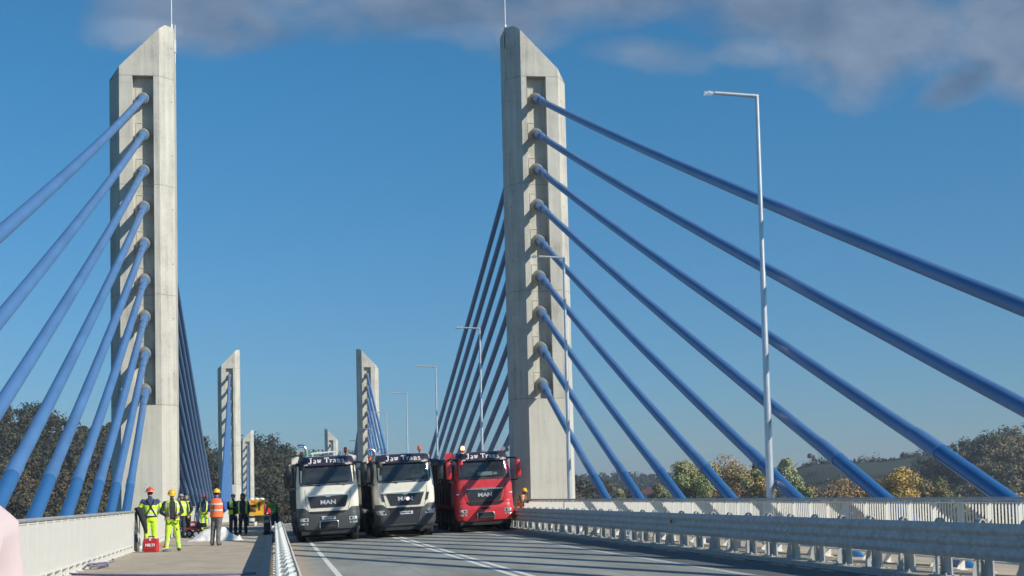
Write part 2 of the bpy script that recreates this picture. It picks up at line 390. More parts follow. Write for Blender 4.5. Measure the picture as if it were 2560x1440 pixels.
def cyl_between(b, p, q, r0, r1=None, n=16, mi=0): b.tube([p, q], [r0, r0 if r1 is None else r1], n, mi)
DECKY = [67.4 - 16.4 - 4.8 * i for i in range(9)]        # height-of-eye points of the cables
def pfit(side, yf):
    if yf < 100: return (0.978, 0.06) if side < 0 else (1.0, 0.0)
    return (1.0, -0.68) if yf < 250 else (1.0, -0.45)
def make_pylon(side, yf, label, first):
    # side +1 right, -1 left; yf front face
    fs, fo = pfit(side, yf)
    z0 = gz(yf + 1.4) + fo
    x0 = CX + side * 7.73
    p = thing('bridge_pylon', label, 'pylon', (x0, yf, z0), group='concrete bridge pylons')
    s = bpy.data.objects.new('shaft', pylon_mesh); COL.objects.link(s); s.parent = p; s.scale = (side, 1, fs)
    for i, z in enumerate(ANZ):
        z = z * fs
        for d in (0, 1):
            dirv = cable_dir(side, i, d)
            b = MB(); a = Vector((side * UC, 0.45 if d == 0 else 2.35, z)); t = dirv
            b.tube([a - t * 0.05, a + t * 0.40, a + t * 0.42, a + t * 0.50], [0.262, 0.262, 0.222, 0.222], 20)
            c = b.build('anchor_collar', MCOLL, p)
            if first or i % 1 == 0:
                q = MB(); yy = 0.45 if d == 0 else 2.35; e = -0.02 if d == 0 else 0.02
                w, h = 0.36, 0.40
                for (xa, xb, za, zb) in ((-w, w, h - 0.03, h), (-w, w, -h, -h + 0.03), (-w, -w + 0.03, -h + 0.03, h - 0.03), (w - 0.03, w, -h + 0.03, h - 0.03)):
                    q.box(side * UC + xa, side * UC + xb, min(yy - 0.002, yy + e), max(yy - 0.002, yy + e), z + za + 0.12, z + zb + 0.12)
                q.build('anchor_plate', MPLATE, p, smooth=0)
    # lightning rod on the tip
    if not first: return p
    r = MB(); r.tube([(side * 0.12, 1.2, 23.95), (side * 0.12, 1.2, 24.35)], 0.05, 8); r.tube([(side * 0.12, 1.2, 24.3), (side * 0.12, 1.2, 27.3)], 0.022, 6)
    r.box(min(side * 0.05, side * 0.2), max(side * 0.05, side * 0.2), 1.1, 1.3, 23.98, 24.05)
    r.build('lightning_rod', MGALVL, p, loc=(0, 0, 24 * fs - 24))
    if side < 0:
        w = MB(); w.box(0.02, 0.10, 0.75, 0.9, 22.9, 23.5); w.tube([(0.06, 0.8, 22.4), (0.06, 0.8, 24.2)], 0.018, 6)
        w.build('aviation_light', MGALVL, p, loc=(0, 0, 24 * fs - 24))
    else:
        w = MB(); w.tube([(-0.03, 0.6, 23.0), (-0.03, 0.6, 24.0), (0.1, 0.9, 24.12), (0.35, 0.9, 24.1)], 0.018, 6); w.build('conductor_wire', MBLACK, p)
    return p
def cable_pts(side, i, d, yf=66.0):
    # returns pylon anchor and deck point (z=1.55 above local datum), in coordinates relative to the pylon's datum
    xp = CX + side * (7.73 + UC); xd = CX + side * 8.43
    if d == 0: A = Vector((xp, yf + 0.45, ANZ[i])); D = Vector((xd, yf - 66.0 + DECKY[i], 1.55))
    else: A = Vector((xp, yf + 2.35, ANZ[i])); D = Vector((xd, yf + 2.8 - (DECKY[i] - 66.0), 1.55))
    return A, D
def cable_dir(side, i, d):
    A, D = cable_pts(side, i, d); return (D - A).normalized()
PYN = {0: ('near', 66.0), 1: ('middle', 192.7), 2: ('far', 319.5)}
def pylname(k, side): return ['near', 'middle', 'farthest'][k] + (' right' if side > 0 else ' left')
for k in (0, 1, 2):
    yf = PYN[k][1]
    for side in (1, -1):
        lab = ['tall pale concrete pylon with slanted top beside the right railing, behind the red truck',
               'tall pale concrete pylon with slanted top standing behind the workers by the left railing',
               'smaller distant concrete pylon seen above the gap between the two white trucks',
               'smaller distant concrete pylon with slanted tip left of the trucks, blue cables filling its front',
               'tiny farthest concrete pylon poking up above the first white truck',
               'tiny farthest concrete pylon against the dark wood, above the yellow compressor'][k * 2 + (0 if side > 0 else 1)]
        P = make_pylon(side, yf, lab, k == 0)
        zp = gz(yf + 1.4)
        for i in range(9):
            for d in (0, 1):
                if k == 2 and d == 1: continue
                A, D = cable_pts(side, i, d, yf); fs, fo = pfit(side, yf); A.z = A.z * fs + fo
                A = A + Vector((0, 0, zp)); D = D + Vector((0, 0, gz(D.y)))
                t = (D - A).normalized()
                o = thing('stay_cable', '%s blue stay cable from the bottom on the %s pylon, %s side' % (ORD[i], pylname(k, side), 'camera' if d == 0 else 'away'),
                          'cable', tuple(A), group='blue stay cables')
                n = 14 if k == 0 else 8
                end = (-0.25 + gz(D.y) - A.z) / t.z          # into the deck edge
                jz = (2.32 + gz(D.y) - A.z) / t.z            # joint with the guard tube
                b = MB()
                b.tube([t * 0.50, t * 1.62], 0.188, n); b.tube([t * 1.62, t * 1.70, t * 1.80], [0.188, 0.205, 0.15], n, cap=False)
                b.build('anchor_sleeve', MBLUE, o, smooth=50)
                b = MB()
                sag = 0.004 * (jz - 1.7)
                N_ = 10 if k == 0 else 2
                pts = [t * (1.7 + (jz - 1.7) * q / N_) + Vector((0, 0, -sag * 4 * (q / N_) * (1 - q / N_))) for q in range(N_ + 1)]
                b.tube(pts, 0.145, n)
                if k == 0:
                    b.tube([t * 2.95, t * 3.02], 0.152, n); b.tube([t * (jz - 1.15), t * (jz - 0.75), t * jz], [0.147, 0.160, 0.162], n)
                b.build('cable_sheath', MBLUE, o, smooth=50)
                b = MB(); b.tube([t * (jz - 0.02), t * end], 0.150, n)
                if k == 0:
                    for hh in (0.14, -0.14): b.tube([t * (jz + 0.05) + Vector((hh * side * -1, 0, -0.05)), t * end + Vector((hh * side * -1, 0, -0.05))], 0.014, 5)
                b.build('guard_tube', MBLUED, o, smooth=50)

# ------------------------------------------------------------------ railings
def railing(side, y0, y1, label, step=0.985, detail=True):
    x = 11.4 if side > 0 else -4.2
    zg = lambda Y: gz(Y)
    o = thing('railing', label, 'railing', (x, y0, 0), group=None)
    n = int((y1 - y0) / step)
    pb = MB(); pb.bbox(-0.010, 0.010, -0.035, 0.035, 0, 1.02, 0.003)
    post = None
    # handrail
    ys = [y0 + (y1 - y0) * i / max(1, int((y1 - y0) / 6)) for i in range(int((y1 - y0) / 6) + 1)]
    h = MB(); R = []
    for Y in ys:
        R.append([(a, Y - y0, zg(Y) + c) for a, c in ((-0.045, 1.47), (0.045, 1.47), (0.055, 1.50), (0.04, 1.53), (-0.04, 1.53), (-0.055, 1.50))])
    h.rings(R); h.build('handrail', MHAND, o)
    h = MB(); R = []
    for Y in ys: R.append([(a, Y - y0, zg(Y) + c) for a, c in ((-0.02, 0.47), (0.02, 0.47), (0.02, 0.50), (-0.02, 0.50))])
    h.rings(R); R = []
    for Y in ys: R.append([(a, Y - y0, zg(Y) + c) for a, c in ((-0.02, 1.43), (0.02, 1.43), (0.02, 1.455), (-0.02, 1.455))])
    h.rings(R); h.build('rail', MRAIL, o, smooth=0)
    mb = MB(); mb.box(-0.036, 0.036, -0.009, 0.009, 0.31, 1.471); mb.box(-0.07, 0.07, -0.05, 0.05, 0.30, 0.325)
    mb.prism([(-0.036, 0.325), (-0.12, 0.325), (-0.036, 0.47)], 1, -0.006, 0.006)
    pm = mb.mesh('post', MRAIL, 0)
    bars = MB()
    for i in range(n + 1):
        Y = y0 + i * step
        if i < 98:
            q = bpy.data.objects.new('post', pm); COL.objects.link(q); q.parent = o; q.location = (0, Y - y0, zg(Y))
        else: bars.box(-0.036, 0.036, Y - y0 - 0.009, Y - y0 + 0.009, 0.31 + zg(Y), 1.471 + zg(Y))
        for j in range(1, 9):
            yy = Y + step * j / 9
            if yy > y1: break
            g = zg(yy); bars.box(-0.0135, 0.0135, yy - y0 - 0.006, yy - y0 + 0.006, 0.498 + g, 1.432 + g)
    bars.build('bars', MRAIL, o, smooth=0)
    return o
railing(1, 8.0, 65.9, 'long cream vertical bar railing on the right edge in front of the near right pylon')
railing(1, 69.2, 150.0, 'cream bar railing on the right beyond the near right pylon')
railing(-1, 14.0, 45.0, 'cream slatted railing along the left edge of the pavement, ending at the black post')
railing(-1, 45.5, 65.8, 'cream slatted railing behind the workers up to the near left pylon')
railing(-1, 69.2, 150.0, 'cream slatted railing on the left beyond the near left pylon')

# ------------------------------------------------------------------ steel safety barriers
THRIE = [(0.0, 0.0), (0.0, 0.02), (-0.055, 0.05), (-0.083, 0.085), (-0.083, 0.105), (-0.05, 0.14), (-0.005, 0.165), (-0.005, 0.18), (-0.055, 0.21), (-0.083, 0.245),
         (-0.083, 0.265), (-0.05, 0.30), (-0.005, 0.325), (-0.005, 0.345), (-0.055, 0.375), (-0.083, 0.41), (-0.083, 0.43), (-0.05, 0.47), (0.0, 0.50), (0.0, 0.52)]
def barrier(xf, dirx, y0, y1, zb, label, rear=False):
    # xf: face of the front beam; dirx +1: post lies towards +x of the beam
    o = thing('crash_barrier', label, 'barrier', (xf, y0, 0))
    prof = [(dirx * (a * 0.62 + 0.083), c) for a, c in THRIE]
    prof2 = prof + [(a + dirx * 0.004, c) for a, c in reversed(prof)]
    L_ = 4.0; nb = int((y1 - y0) / L_)
    for i in range(nb):
        a0 = y0 + i * L_; a1 = a0 + L_ + 0.16; e = -dirx * 0.004 * (i % 2)
        b = MB(); R = []
        for k in range(3):
            Y = a0 + (a1 - a0) * k / 2; R.append([(a + e, Y - y0, zb + 0.32 + c * 1.05 + gz(Y)) for a, c in prof2])
        b.rings(R)
        q = b.build('beam', MGALV, o, smooth=60)
    if rear:
        b = MB(); R = []
        for Y in [y0 + (y1 - y0) * k / 12 for k in range(13)]: R.append([(dirx * 0.335 + a, Y - y0, zb + c + gz(Y)) for a, c in ((-0.01, 0.60), (0.0, 0.60), (0.02, 0.70), (0.0, 0.80), (0.015, 0.865), (-0.012, 0.865), (-0.025, 0.80), (-0.012, 0.70))])
        b.rings(R); b.build('rear_rail', MGALVL, o)
        b = MB(); b.box(dirx * 0.17 - 0.02, dirx * 0.17 + 0.035, 0, y1 - y0, zb + 0.80, zb + 0.83); b.build('centre_rail', MGALVL, o, smooth=0)
    D = dirx
    pm = MB()
    # base plate, near flange, trapezoid web, far curved fin, upper spacer hoop
    pm.box(min(D * 0.12, D * 0.42), max(D * 0.12, D * 0.42), -0.14, 0.38, 0.0, 0.022)
    pm.prism([(-0.10, 0.022), (0.20, 0.022), (0.14, 0.36), (0.12, 0.62), (-0.05, 0.62), (-0.07, 0.36)], 0, min(D * 0.27, D * 0.278), max(D * 0.27, D * 0.278))
    pm.prism([(D * 0.21, 0.022), (D * 0.27, 0.022), (D * 0.27, 0.60), (D * 0.225, 0.60)], 1, 0.165, 0.172)
    fin = [(0.155, 0.022), (0.27, 0.022), (0.27, 0.42), (0.245, 0.40), (0.205, 0.31), (0.17, 0.18)]
    pm.prism([(D * a, c) for a, c in fin], 1, 0.33, 0.337)
    pm.prism([(D * 0.27, 0.022), (D * 0.300, 0.022), (D * 0.285, 0.5), (D * 0.27, 0.5)], 1, -0.095, -0.088)
    for yy in (-0.12, 0.28): pm.tube([(D * 0.16, yy, 0.0), (D * 0.16, yy, 0.06)], 0.016, 6)
    # hoop: half cylinder rising just above the beam
    H = []
    for k in range(13):
        th = math.pi * k / 12
        H.append((D * (0.165 - 0.078 * math.cos(th)), 0.78 + 0.145 * math.sin(th)))
    ring = H + [(D * (0.165 - 0.060 * math.cos(math.pi * (12 - k) / 12)), 0.78 + 0.124 * math.sin(math.pi * (12 - k) / 12)) for k in range(13)]
    R = [[(a, y, c) for a, c in ring] for y in (-0.05, 0.09)]
    if not rear: pm.rings(R)
    disc = [(D * 0.083, 0.55), (D * 0.245, 0.55), (D * 0.245, 0.78), (D * 0.165, 0.865), (D * 0.14, 0.83)]
    pm.prism([(a, c) for a, c in [(D * 0.083, 0.5), (D * 0.25, 0.5), (D * 0.25, 0.78), (D * 0.20, 0.855), (D * 0.12, 0.885), (D * 0.10, 0.84)]], 1, -0.02, -0.01)
    mesh = pm.mesh('post', MGALVL if rear else MPOST, 40)
    bm_ = MB()
    bm_.ell((D * 0.074, 0.0, 0), (0.022, 0.022, 0.022), 8, 4)
    sp = MB()
    if rear:
        # gear like spacers across the top
        sp.prism([(D * 0.10, -0.22), (D * 0.20, 0.02), (D * 0.10, 0.10)], 2, 0.80, 0.812)
        sp.prism([(D * 0.20, 0.02), (D * 0.215, -0.02), (D * 0.30, 0.10), (D * 0.33, 0.30), (D * 0.30, 0.34), (D * 0.24, 0.16)], 2, 0.79, 0.80)
        sp.box(min(D * 0.08, D * 0.33), max(D * 0.08, D * 0.33), 0.04, 0.05, 0.55, 0.80)
    if not rear:
        rf = MB(); rf.bbox(-0.02, 0.012, -0.05, 0.05, -0.045, 0.045, 0.008); rf.build('reflector', mat('red_reflector_lens', (0.35, 0.02, 0.04), 0.3), o, loc=(-0.002, 36.5 - y0, 0.955))
    n = int((y1 - y0) / 1.333)
    bolt = bm_.mesh('bolt', MBOLT)
    spm = sp.mesh('spacer', MGALVL, 0) if rear else None
    for i in range(n):
        Y = y0 + 0.4 + i * 1.333
        q = bpy.data.objects.new('post', mesh); COL.objects.link(q); q.parent = o; q.location = (0, Y - y0, zb + gz(Y))
        if i % 7 != 4:
            for zz in (0.52, 0.70):
                q2 = bpy.data.objects.new('bolt', bolt); COL.objects.link(q2); q2.parent = q; q2.location = (0, 0, zz)
        if rear:
            q3 = bpy.data.objects.new('spacer', spm); COL.objects.link(q3); q3.parent = q
    return o
barrier(10.20, 1, 9.0, 125.0, 0.305, 'long galvanised three wave crash barrier on feet between the road and the right railing')
barrier(0.36, -1, 13.0, 62.0, 0.008, 'double sided galvanised crash barrier with toothed spacers between the pavement and the first truck', rear=True)

# ------------------------------------------------------------------ street lamps
LY = [32.75, 56.3, 80.4, 103.0, 126.3, 149.5, 174.0, 197.0, 220.0]
lamp0 = None
for i, Y in enumerate(LY):
    lab = ['tallest and nearest galvanised street lamp, plastic wrap fluttering at the end of its arm',
           'second nearest street lamp, standing in front of the near right pylon',
           'third street lamp, seen between the near right pylon and its rear cables',
           'fourth street lamp, rising above the second white truck by the rear cables',
           'fifth street lamp, thin and distant above the second white truck',
           'sixth street lamp, small and distant left of the fifth',
           'seventh street lamp, tiny, arm crossing the cables of the middle right pylon',
           'eighth street lamp, tiny, in front of the middle right pylon',
           'farthest ninth street lamp, just above the first white truck'][i]
    o = thing('street_lamp', lab, 'street lamp', (11.6, Y, 0.30 + gz(Y)), group='street lamps on the right edge')
    if i < 2 or lamp0 is None:
        b = MB(); b.tube([(0, 0, 0), (0, 0, 3.4), (0, 0, 3.5), (0, 0, 6.6), (0, 0, 6.68), (0, 0, 10.90)], [0.098, 0.088, 0.080, 0.070, 0.060, 0.050], 12); b.box(-0.17, 0.17, -0.17, 0.17, 0, 0.03)
        pm_ = b.mesh('pole', MPOLE, 40)
        b = MB(); b.tube([(0.04, 0, 10.90), (-1.06, 0, 10.955)], [0.048, 0.042], 10); am_ = b.mesh('arm', MPOLE, 40)
        b = MB(); b.bbox(-1.36, -1.05, -0.11, 0.11, 10.915, 10.985, 0.02); lm_ = b.mesh('lamp_head', MGALV, 0)
    for nm, me in (('pole', pm_), ('arm', am_), ('lamp_head', lm_)):
        if nm == 'lamp_head' and i in (0, 1): continue
        q = bpy.data.objects.new(nm, me); COL.objects.link(q); q.parent = o
    lamp0 = o
    if i in (0, 1):
        b = MB(); random.seed(4)
        S = []
        for k in range(9):
            t = k / 8; w = 0.012 + 0.05 * math.sin(min(1, t * 1.2) * math.pi * 0.75)
            S.append([(-1.07 - 0.24 * t + random.uniform(-.01, .01), w * math.cos(a) + random.uniform(-.01, .01), 10.955 + w * math.sin(a) + random.uniform(-.012, .012) - 0.02 * t) for a in [2 * math.pi * j / 9 for j in range(9)]])
        b.rings(S, cap=False); b.build('plastic_wrap', MWRAP, o, smooth=20)
# ------------------------------------------------------------------ trucks
MWHITE = mat('white_truck_paint', (0.78, 0.75, 0.66), 0.35, var=0.07, scale=3.5, coat=0.4)
MRED = mat('red_truck_paint', (0.60, 0.04, 0.055), 0.38, var=0.12, scale=3.5, coat=0.4)
MGREY = mat('grey_bumper_plastic', (0.055, 0.065, 0.07), 0.55, var=0.15, scale=4)
MDARK = mat('dark_grille_mesh', (0.035, 0.04, 0.05), 0.5, var=0.3, scale=30)
MCHAS = mat('chassis_black', (0.02, 0.022, 0.025), 0.8, var=0.3)
MVIS = mat('dark_violet_visor', (0.035, 0.028, 0.05), 0.35, var=0.15, scale=3, coat=0.3)
MTIP = mat('tipper_grey_green', (0.045, 0.055, 0.058), 0.5, var=0.15)
MTIPR = mat('tipper_dark_red', (0.06, 0.022, 0.026), 0.5, var=0.15)
MTXT = mat('white_lettering', (0.82, 0.82, 0.84), 0.5, var=0.02)
MSIL = mat('silver_lettering', (0.62, 0.64, 0.67), 0.3, 0.4, var=0.05)
MLENS = mat('headlight_lens', (0.62, 0.64, 0.66), 0.15, 0.5, var=0.35, scale=30)
MORG = mat('orange_beacon_lens', (0.75, 0.12, 0.03), 0.25, var=0.1)
MORGL = emit('lit_beacon_lens', (1.0, 0.42, 0.10), 9.0)
MGLOW = emit('small_lit_lamp', (1.0, 0.55, 0.65), 2.0)
MSEAT = mat('cab_interior', (0.045, 0.05, 0.055), 0.9, var=0.3)
MREDL = mat('red_reflector', (0.5, 0.03, 0.04), 0.3)
MPLT = mat('number_plate', (0.75, 0.76, 0.76), 0.5, var=0.03)
MPLTB = mat('plate_blue', (0.03, 0.08, 0.4), 0.5)
MPAPER = mat('paper_sheet', (0.6, 0.68, 0.6), 0.7)
def glass():
    m = bpy.data.materials.new('windscreen_glass'); m.use_nodes = True; nt = m.node_tree; N, L = nt.nodes, nt.links; N.clear()
    o = N.new('ShaderNodeOutputMaterial'); t = N.new('ShaderNodeBsdfTransparent'); t.inputs[0].default_value = (0.50, 0.58, 0.60, 1)
    g = N.new('ShaderNodeBsdfGlossy'); g.inputs['Roughness'].default_value = 0.03; g.inputs[0].default_value = (0.9, 0.95, 1, 1)
    f = N.new('ShaderNodeFresnel'); f.inputs['IOR'].default_value = 1.75; x = N.new('ShaderNodeMixShader')
    L.new(f.outputs[0], x.inputs[0]); L.new(t.outputs[0], x.inputs[1]); L.new(g.outputs[0], x.inputs[2]); df = N.new('ShaderNodeBsdfDiffuse'); df.inputs[0].default_value = (0.35, 0.40, 0.42, 1); nz = N.new('ShaderNodeTexNoise'); nz.inputs['Scale'].default_value = 1.6; nz.inputs['Detail'].default_value = 5
    mm_ = N.new('ShaderNodeMath'); mm_.operation = 'MULTIPLY_ADD'; mm_.inputs[1].default_value = 0.22; mm_.inputs[2].default_value = -0.02; L.new(nz.outputs['Fac'], mm_.inputs[0])
    y = N.new('ShaderNodeMixShader'); L.new(mm_.outputs[0], y.inputs[0]); L.new(x.outputs[0], y.inputs[1]); L.new(df.outputs[0], y.inputs[2]); L.new(y.outputs[0], o.inputs[0])
    return m
MGLASS = glass()
MRIM = mat('dusty_steel_rim', (0.10, 0.10, 0.10), 0.7, 0.1, var=0.3)
def text_mesh(s, size, ext=0.006, bold=0.0):
    c = bpy.data.curves.new('txt', 'FONT'); c.body = s; c.size = size; c.extrude = ext; c.align_x = 'CENTER'; c.align_y = 'CENTER'; c.offset = bold
    o = bpy.data.objects.new('txt', c); COL.objects.link(o)
    dg = bpy.context.evaluated_depsgraph_get(); me = bpy.data.meshes.new_from_object(o.evaluated_get(dg)); bpy.data.objects.remove(o); bpy.data.curves.remove(c)
    return me
def lettering(s, size, m, parent, loc, tilt=90.0, bold=0.0, yaw=0.0, sx=1.0, serif=False):
    me = text_mesh(s, size, bold=bold); me.materials.clear(); me.materials.append(m)
    if serif:                                            # slab feet along the base line, as on the visor
        import bmesh
        bm = bmesh.new(); bm.from_mesh(me)
        xs = sorted((v.co.x for v in bm.verts)); lo = min(v.co.y for v in bm.verts)
        bm.to_mesh(me); bm.free()
    o = bpy.data.objects.new('lettering', me); COL.objects.link(o); o.parent = parent; o.location = loc
    o.rotation_euler = (math.radians(tilt), 0, math.radians(yaw)); o.scale = (sx, 1, 1)
    return o
def slab_text(s, h, m, parent, loc, tilt):
    """Heavy slab serif lettering built stroke by stroke: s from the small set of letters on the visors."""
    G = {  # strokes: (x0,z0,x1,z1,thick) in letter heights; advance width
        'J': ([(.10, 1, .62, 1, .10), (.42, .95, .42, .15, .20), (.36, .06, .12, .02, .14), (.10, .04, .06, .22, .16)], .78),
        'a': ([(.14, .62, .40, .66, .11), (.46, .55, .46, .05, .17), (.42, .36, .16, .30, .11), (.12, .26, .12, .12, .16), (.16, .04, .40, .05, .10), (.44, .04, .62, .04, .08)], .70),
        'w': ([(.02, .68, .26, .68, .08), (.14, .66, .26, .06, .17), (.26, .06, .42, .62, .10), (.42, .62, .56, .06, .17), (.56, .06, .70, .66, .10), (.32, .68, .50, .68, .08), (.60, .68, .80, .68, .08)], .90),
        'T': ([(.05, .96, .85, .96, .12), (.07, .95, .07, .76, .09), (.83, .95, .83, .76, .09), (.45, .95, .45, .05, .21), (.25, .04, .65, .04, .09)], .92),
        'r': ([(.04, .66, .24, .66, .08), (.20, .66, .20, .05, .18), (.04, .04, .38, .04, .08), (.24, .52, .42, .66, .12), (.42, .64, .54, .58, .14)], .62),
        'n': ([(.04, .66, .24, .66, .08), (.20, .66, .20, .05, .18), (.04, .04, .36, .04, .08), (.24, .56, .44, .66, .11), (.52, .58, .52, .05, .18), (.40, .04, .70, .04, .08)], .78),
        's': ([(.48, .60, .18, .66, .11), (.13, .60, .13, .48, .14), (.15, .42, .44, .30, .14), (.48, .26, .48, .12, .14), (.44, .05, .14, .04, .11), (.10, .20, .10, .04, .06)], .62),
        ' ': ([], .38)}
    b = MB(); x = 0.0
    W = sum(G[c][1] for c in s)
    x = -W / 2
    for c in s:
        st, adv = G[c]
        for (x0, z0, x1, z1, t) in st:
            a = Vector((x + x0, 0, z0 - .5)); e = Vector((x + x1, 0, z1 - .5)); d = (e - a); L_ = d.length
            if L_ < 1e-4: continue
            d.normalize(); nrm = Vector((-d.z, 0, d.x)) * t / 2
            a = a - d * 0.02; e = e + d * 0.02
            P = [a + nrm, a - nrm, e - nrm, e + nrm]
            V = [(p.x * h, -0.006, p.z * h) for p in P] + [(p.x * h, 0.004, p.z * h) for p in P]
            b.add(V, [(0, 1, 2, 3), (7, 6, 5, 4), (0, 4, 5, 1), (1, 5, 6, 2), (2, 6, 7, 3), (3, 7, 4, 0)])
        x += adv
    return b.build('lettering', m, parent, loc=loc, rot=(math.radians(tilt), 0, 0), smooth=0)

# cab surface: half width and front depth by height
CAB = [(0.95, 1.20, 0.06), (1.25, 1.225, 0.03), (1.6, 1.23, 0.02), (2.15, 1.225, 0.04), (2.30, 1.215, 0.06), (2.6, 1.19, 0.14), (3.0, 1.15, 0.26), (3.15, 1.13, 0.31), (3.30, 1.10, 0.40), (3.40, 1.05, 0.58), (3.44, 0.98, 0.85)]
def cab_at(z):
    for (z0, w0, y0), (z1, w1, y1) in zip(CAB, CAB[1:]):
        if z <= z1:
            t = max(0, (z - z0) / (z1 - z0)); return w0 + (w1 - w0) * t, y0 + (y1 - y0) * t
    return CAB[-1][1:]
def cab_y(x, z):
    w, y = cab_at(z); q = min(1, abs(x) / w); return y + 0.05 * q ** 2 + 0.20 * max(0, (q - 0.80) / 0.20) ** 2.2
def cab_ring(z, yb=2.05, k=26):
    w, y = cab_at(z); P = []
    xs = [-w + 2 * w * i / k for i in range(k + 1)]
    for x in xs: P.append((x, cab_y(x, z), z))
    P += [(w, 0.75, z), (w, 1.3, z), (w, yb - 0.06, z), (w - 0.06, yb, z), (0, yb, z), (-w + 0.06, yb, z), (-w, yb - 0.06, z), (-w, 1.3, z), (-w, 0.75, z)]
    return P
def patch(rows, off=-0.012, nseg=14, skirt=0.03, yf=cab_y, mi=0):
    """Surface over the cab front: rows of (z, xl, xr), with its edge turned back into the cab."""
    b = MB(); R = []
    for z, xl, xr in rows: R.append([(xl + (xr - xl) * i / nseg, yf(xl + (xr - xl) * i / nseg, z) + off, z) for i in range(nseg + 1)])
    b.rings(R, closed=False, cap=False)
    rim = [p for p in R[0]] + [r[-1] for r in R[1:]] + [p for p in reversed(R[-1])][1:] + [r[0] for r in reversed(R[1:-1])]
    n = len(rim); b.rings([rim, [(p[0], p[1] + skirt, p[2]) for p in rim]], cap=False)
    b.m = [mi] * len(b.f)
    return b
def rrect_rows(z0, z1, xl0, xr0, xl1, xr1, r, n=4):
    """Rounded quadrilateral as rows (bottom edge x range xl0..xr0, top edge xl1..xr1)."""
    rows = []
    def add(z, ins):
        t = (z - z0) / (z1 - z0); rows.append((z, xl0 + (xl1 - xl0) * t + ins, xr0 + (xr1 - xr0) * t - ins))
    for i in range(n + 1):
        a = math.pi / 2 * i / n; add(z0 + r * (1 - math.cos(a)), r * (1 - math.sin(a)))
    for i in range(1, 4): add(z0 + r + (z1 - z0 - 2 * r) * i / 4, 0)
    for i in range(n + 1):
        a = math.pi / 2 * (1 - i / n); add(z1 - r * (1 - math.cos(a)), r * (1 - math.sin(a)))
    return rows
def wheel(parent, x, y, r=0.50, w=0.30, name='wheel'):
    o = MB(); side = 1 if x > 0 else -1
    prof = [(0.0, -w / 2), (r - 0.19, -w / 2), (r - 0.03, -w / 2 + 0.01), (r, -w / 2 + 0.05), (r, w / 2 - 0.05), (r - 0.03, w / 2 - 0.01), (r - 0.19, w / 2), (0.0, w / 2)]
    R = []
    for rad, t in prof: R.append([(t, max(rad, 0.002) * math.cos(2 * math.pi * k / 24), max(rad, 0.002) * math.sin(2 * math.pi * k / 24)) for k in range(24)])
    o.rings(R); q = o.build(name, MRUB, parent, loc=(x, y, r), smooth=40)
    b = MB(); R = []
    for rad, t in [(r - 0.17, w / 2 + 0.012), (r - 0.20, w / 2 - 0.03), (0.16, w / 2 - 0.08), (0.13, w / 2 + 0.05), (0.002, w / 2 + 0.07)]:
        R.append([(side * t, rad * math.cos(2 * math.pi * k / 20), rad * math.sin(2 * math.pi * k / 20)) for k in range(20)])
    b.rings(R, cap=False); b.build('rim', MRIM, q, smooth=40)
    return q
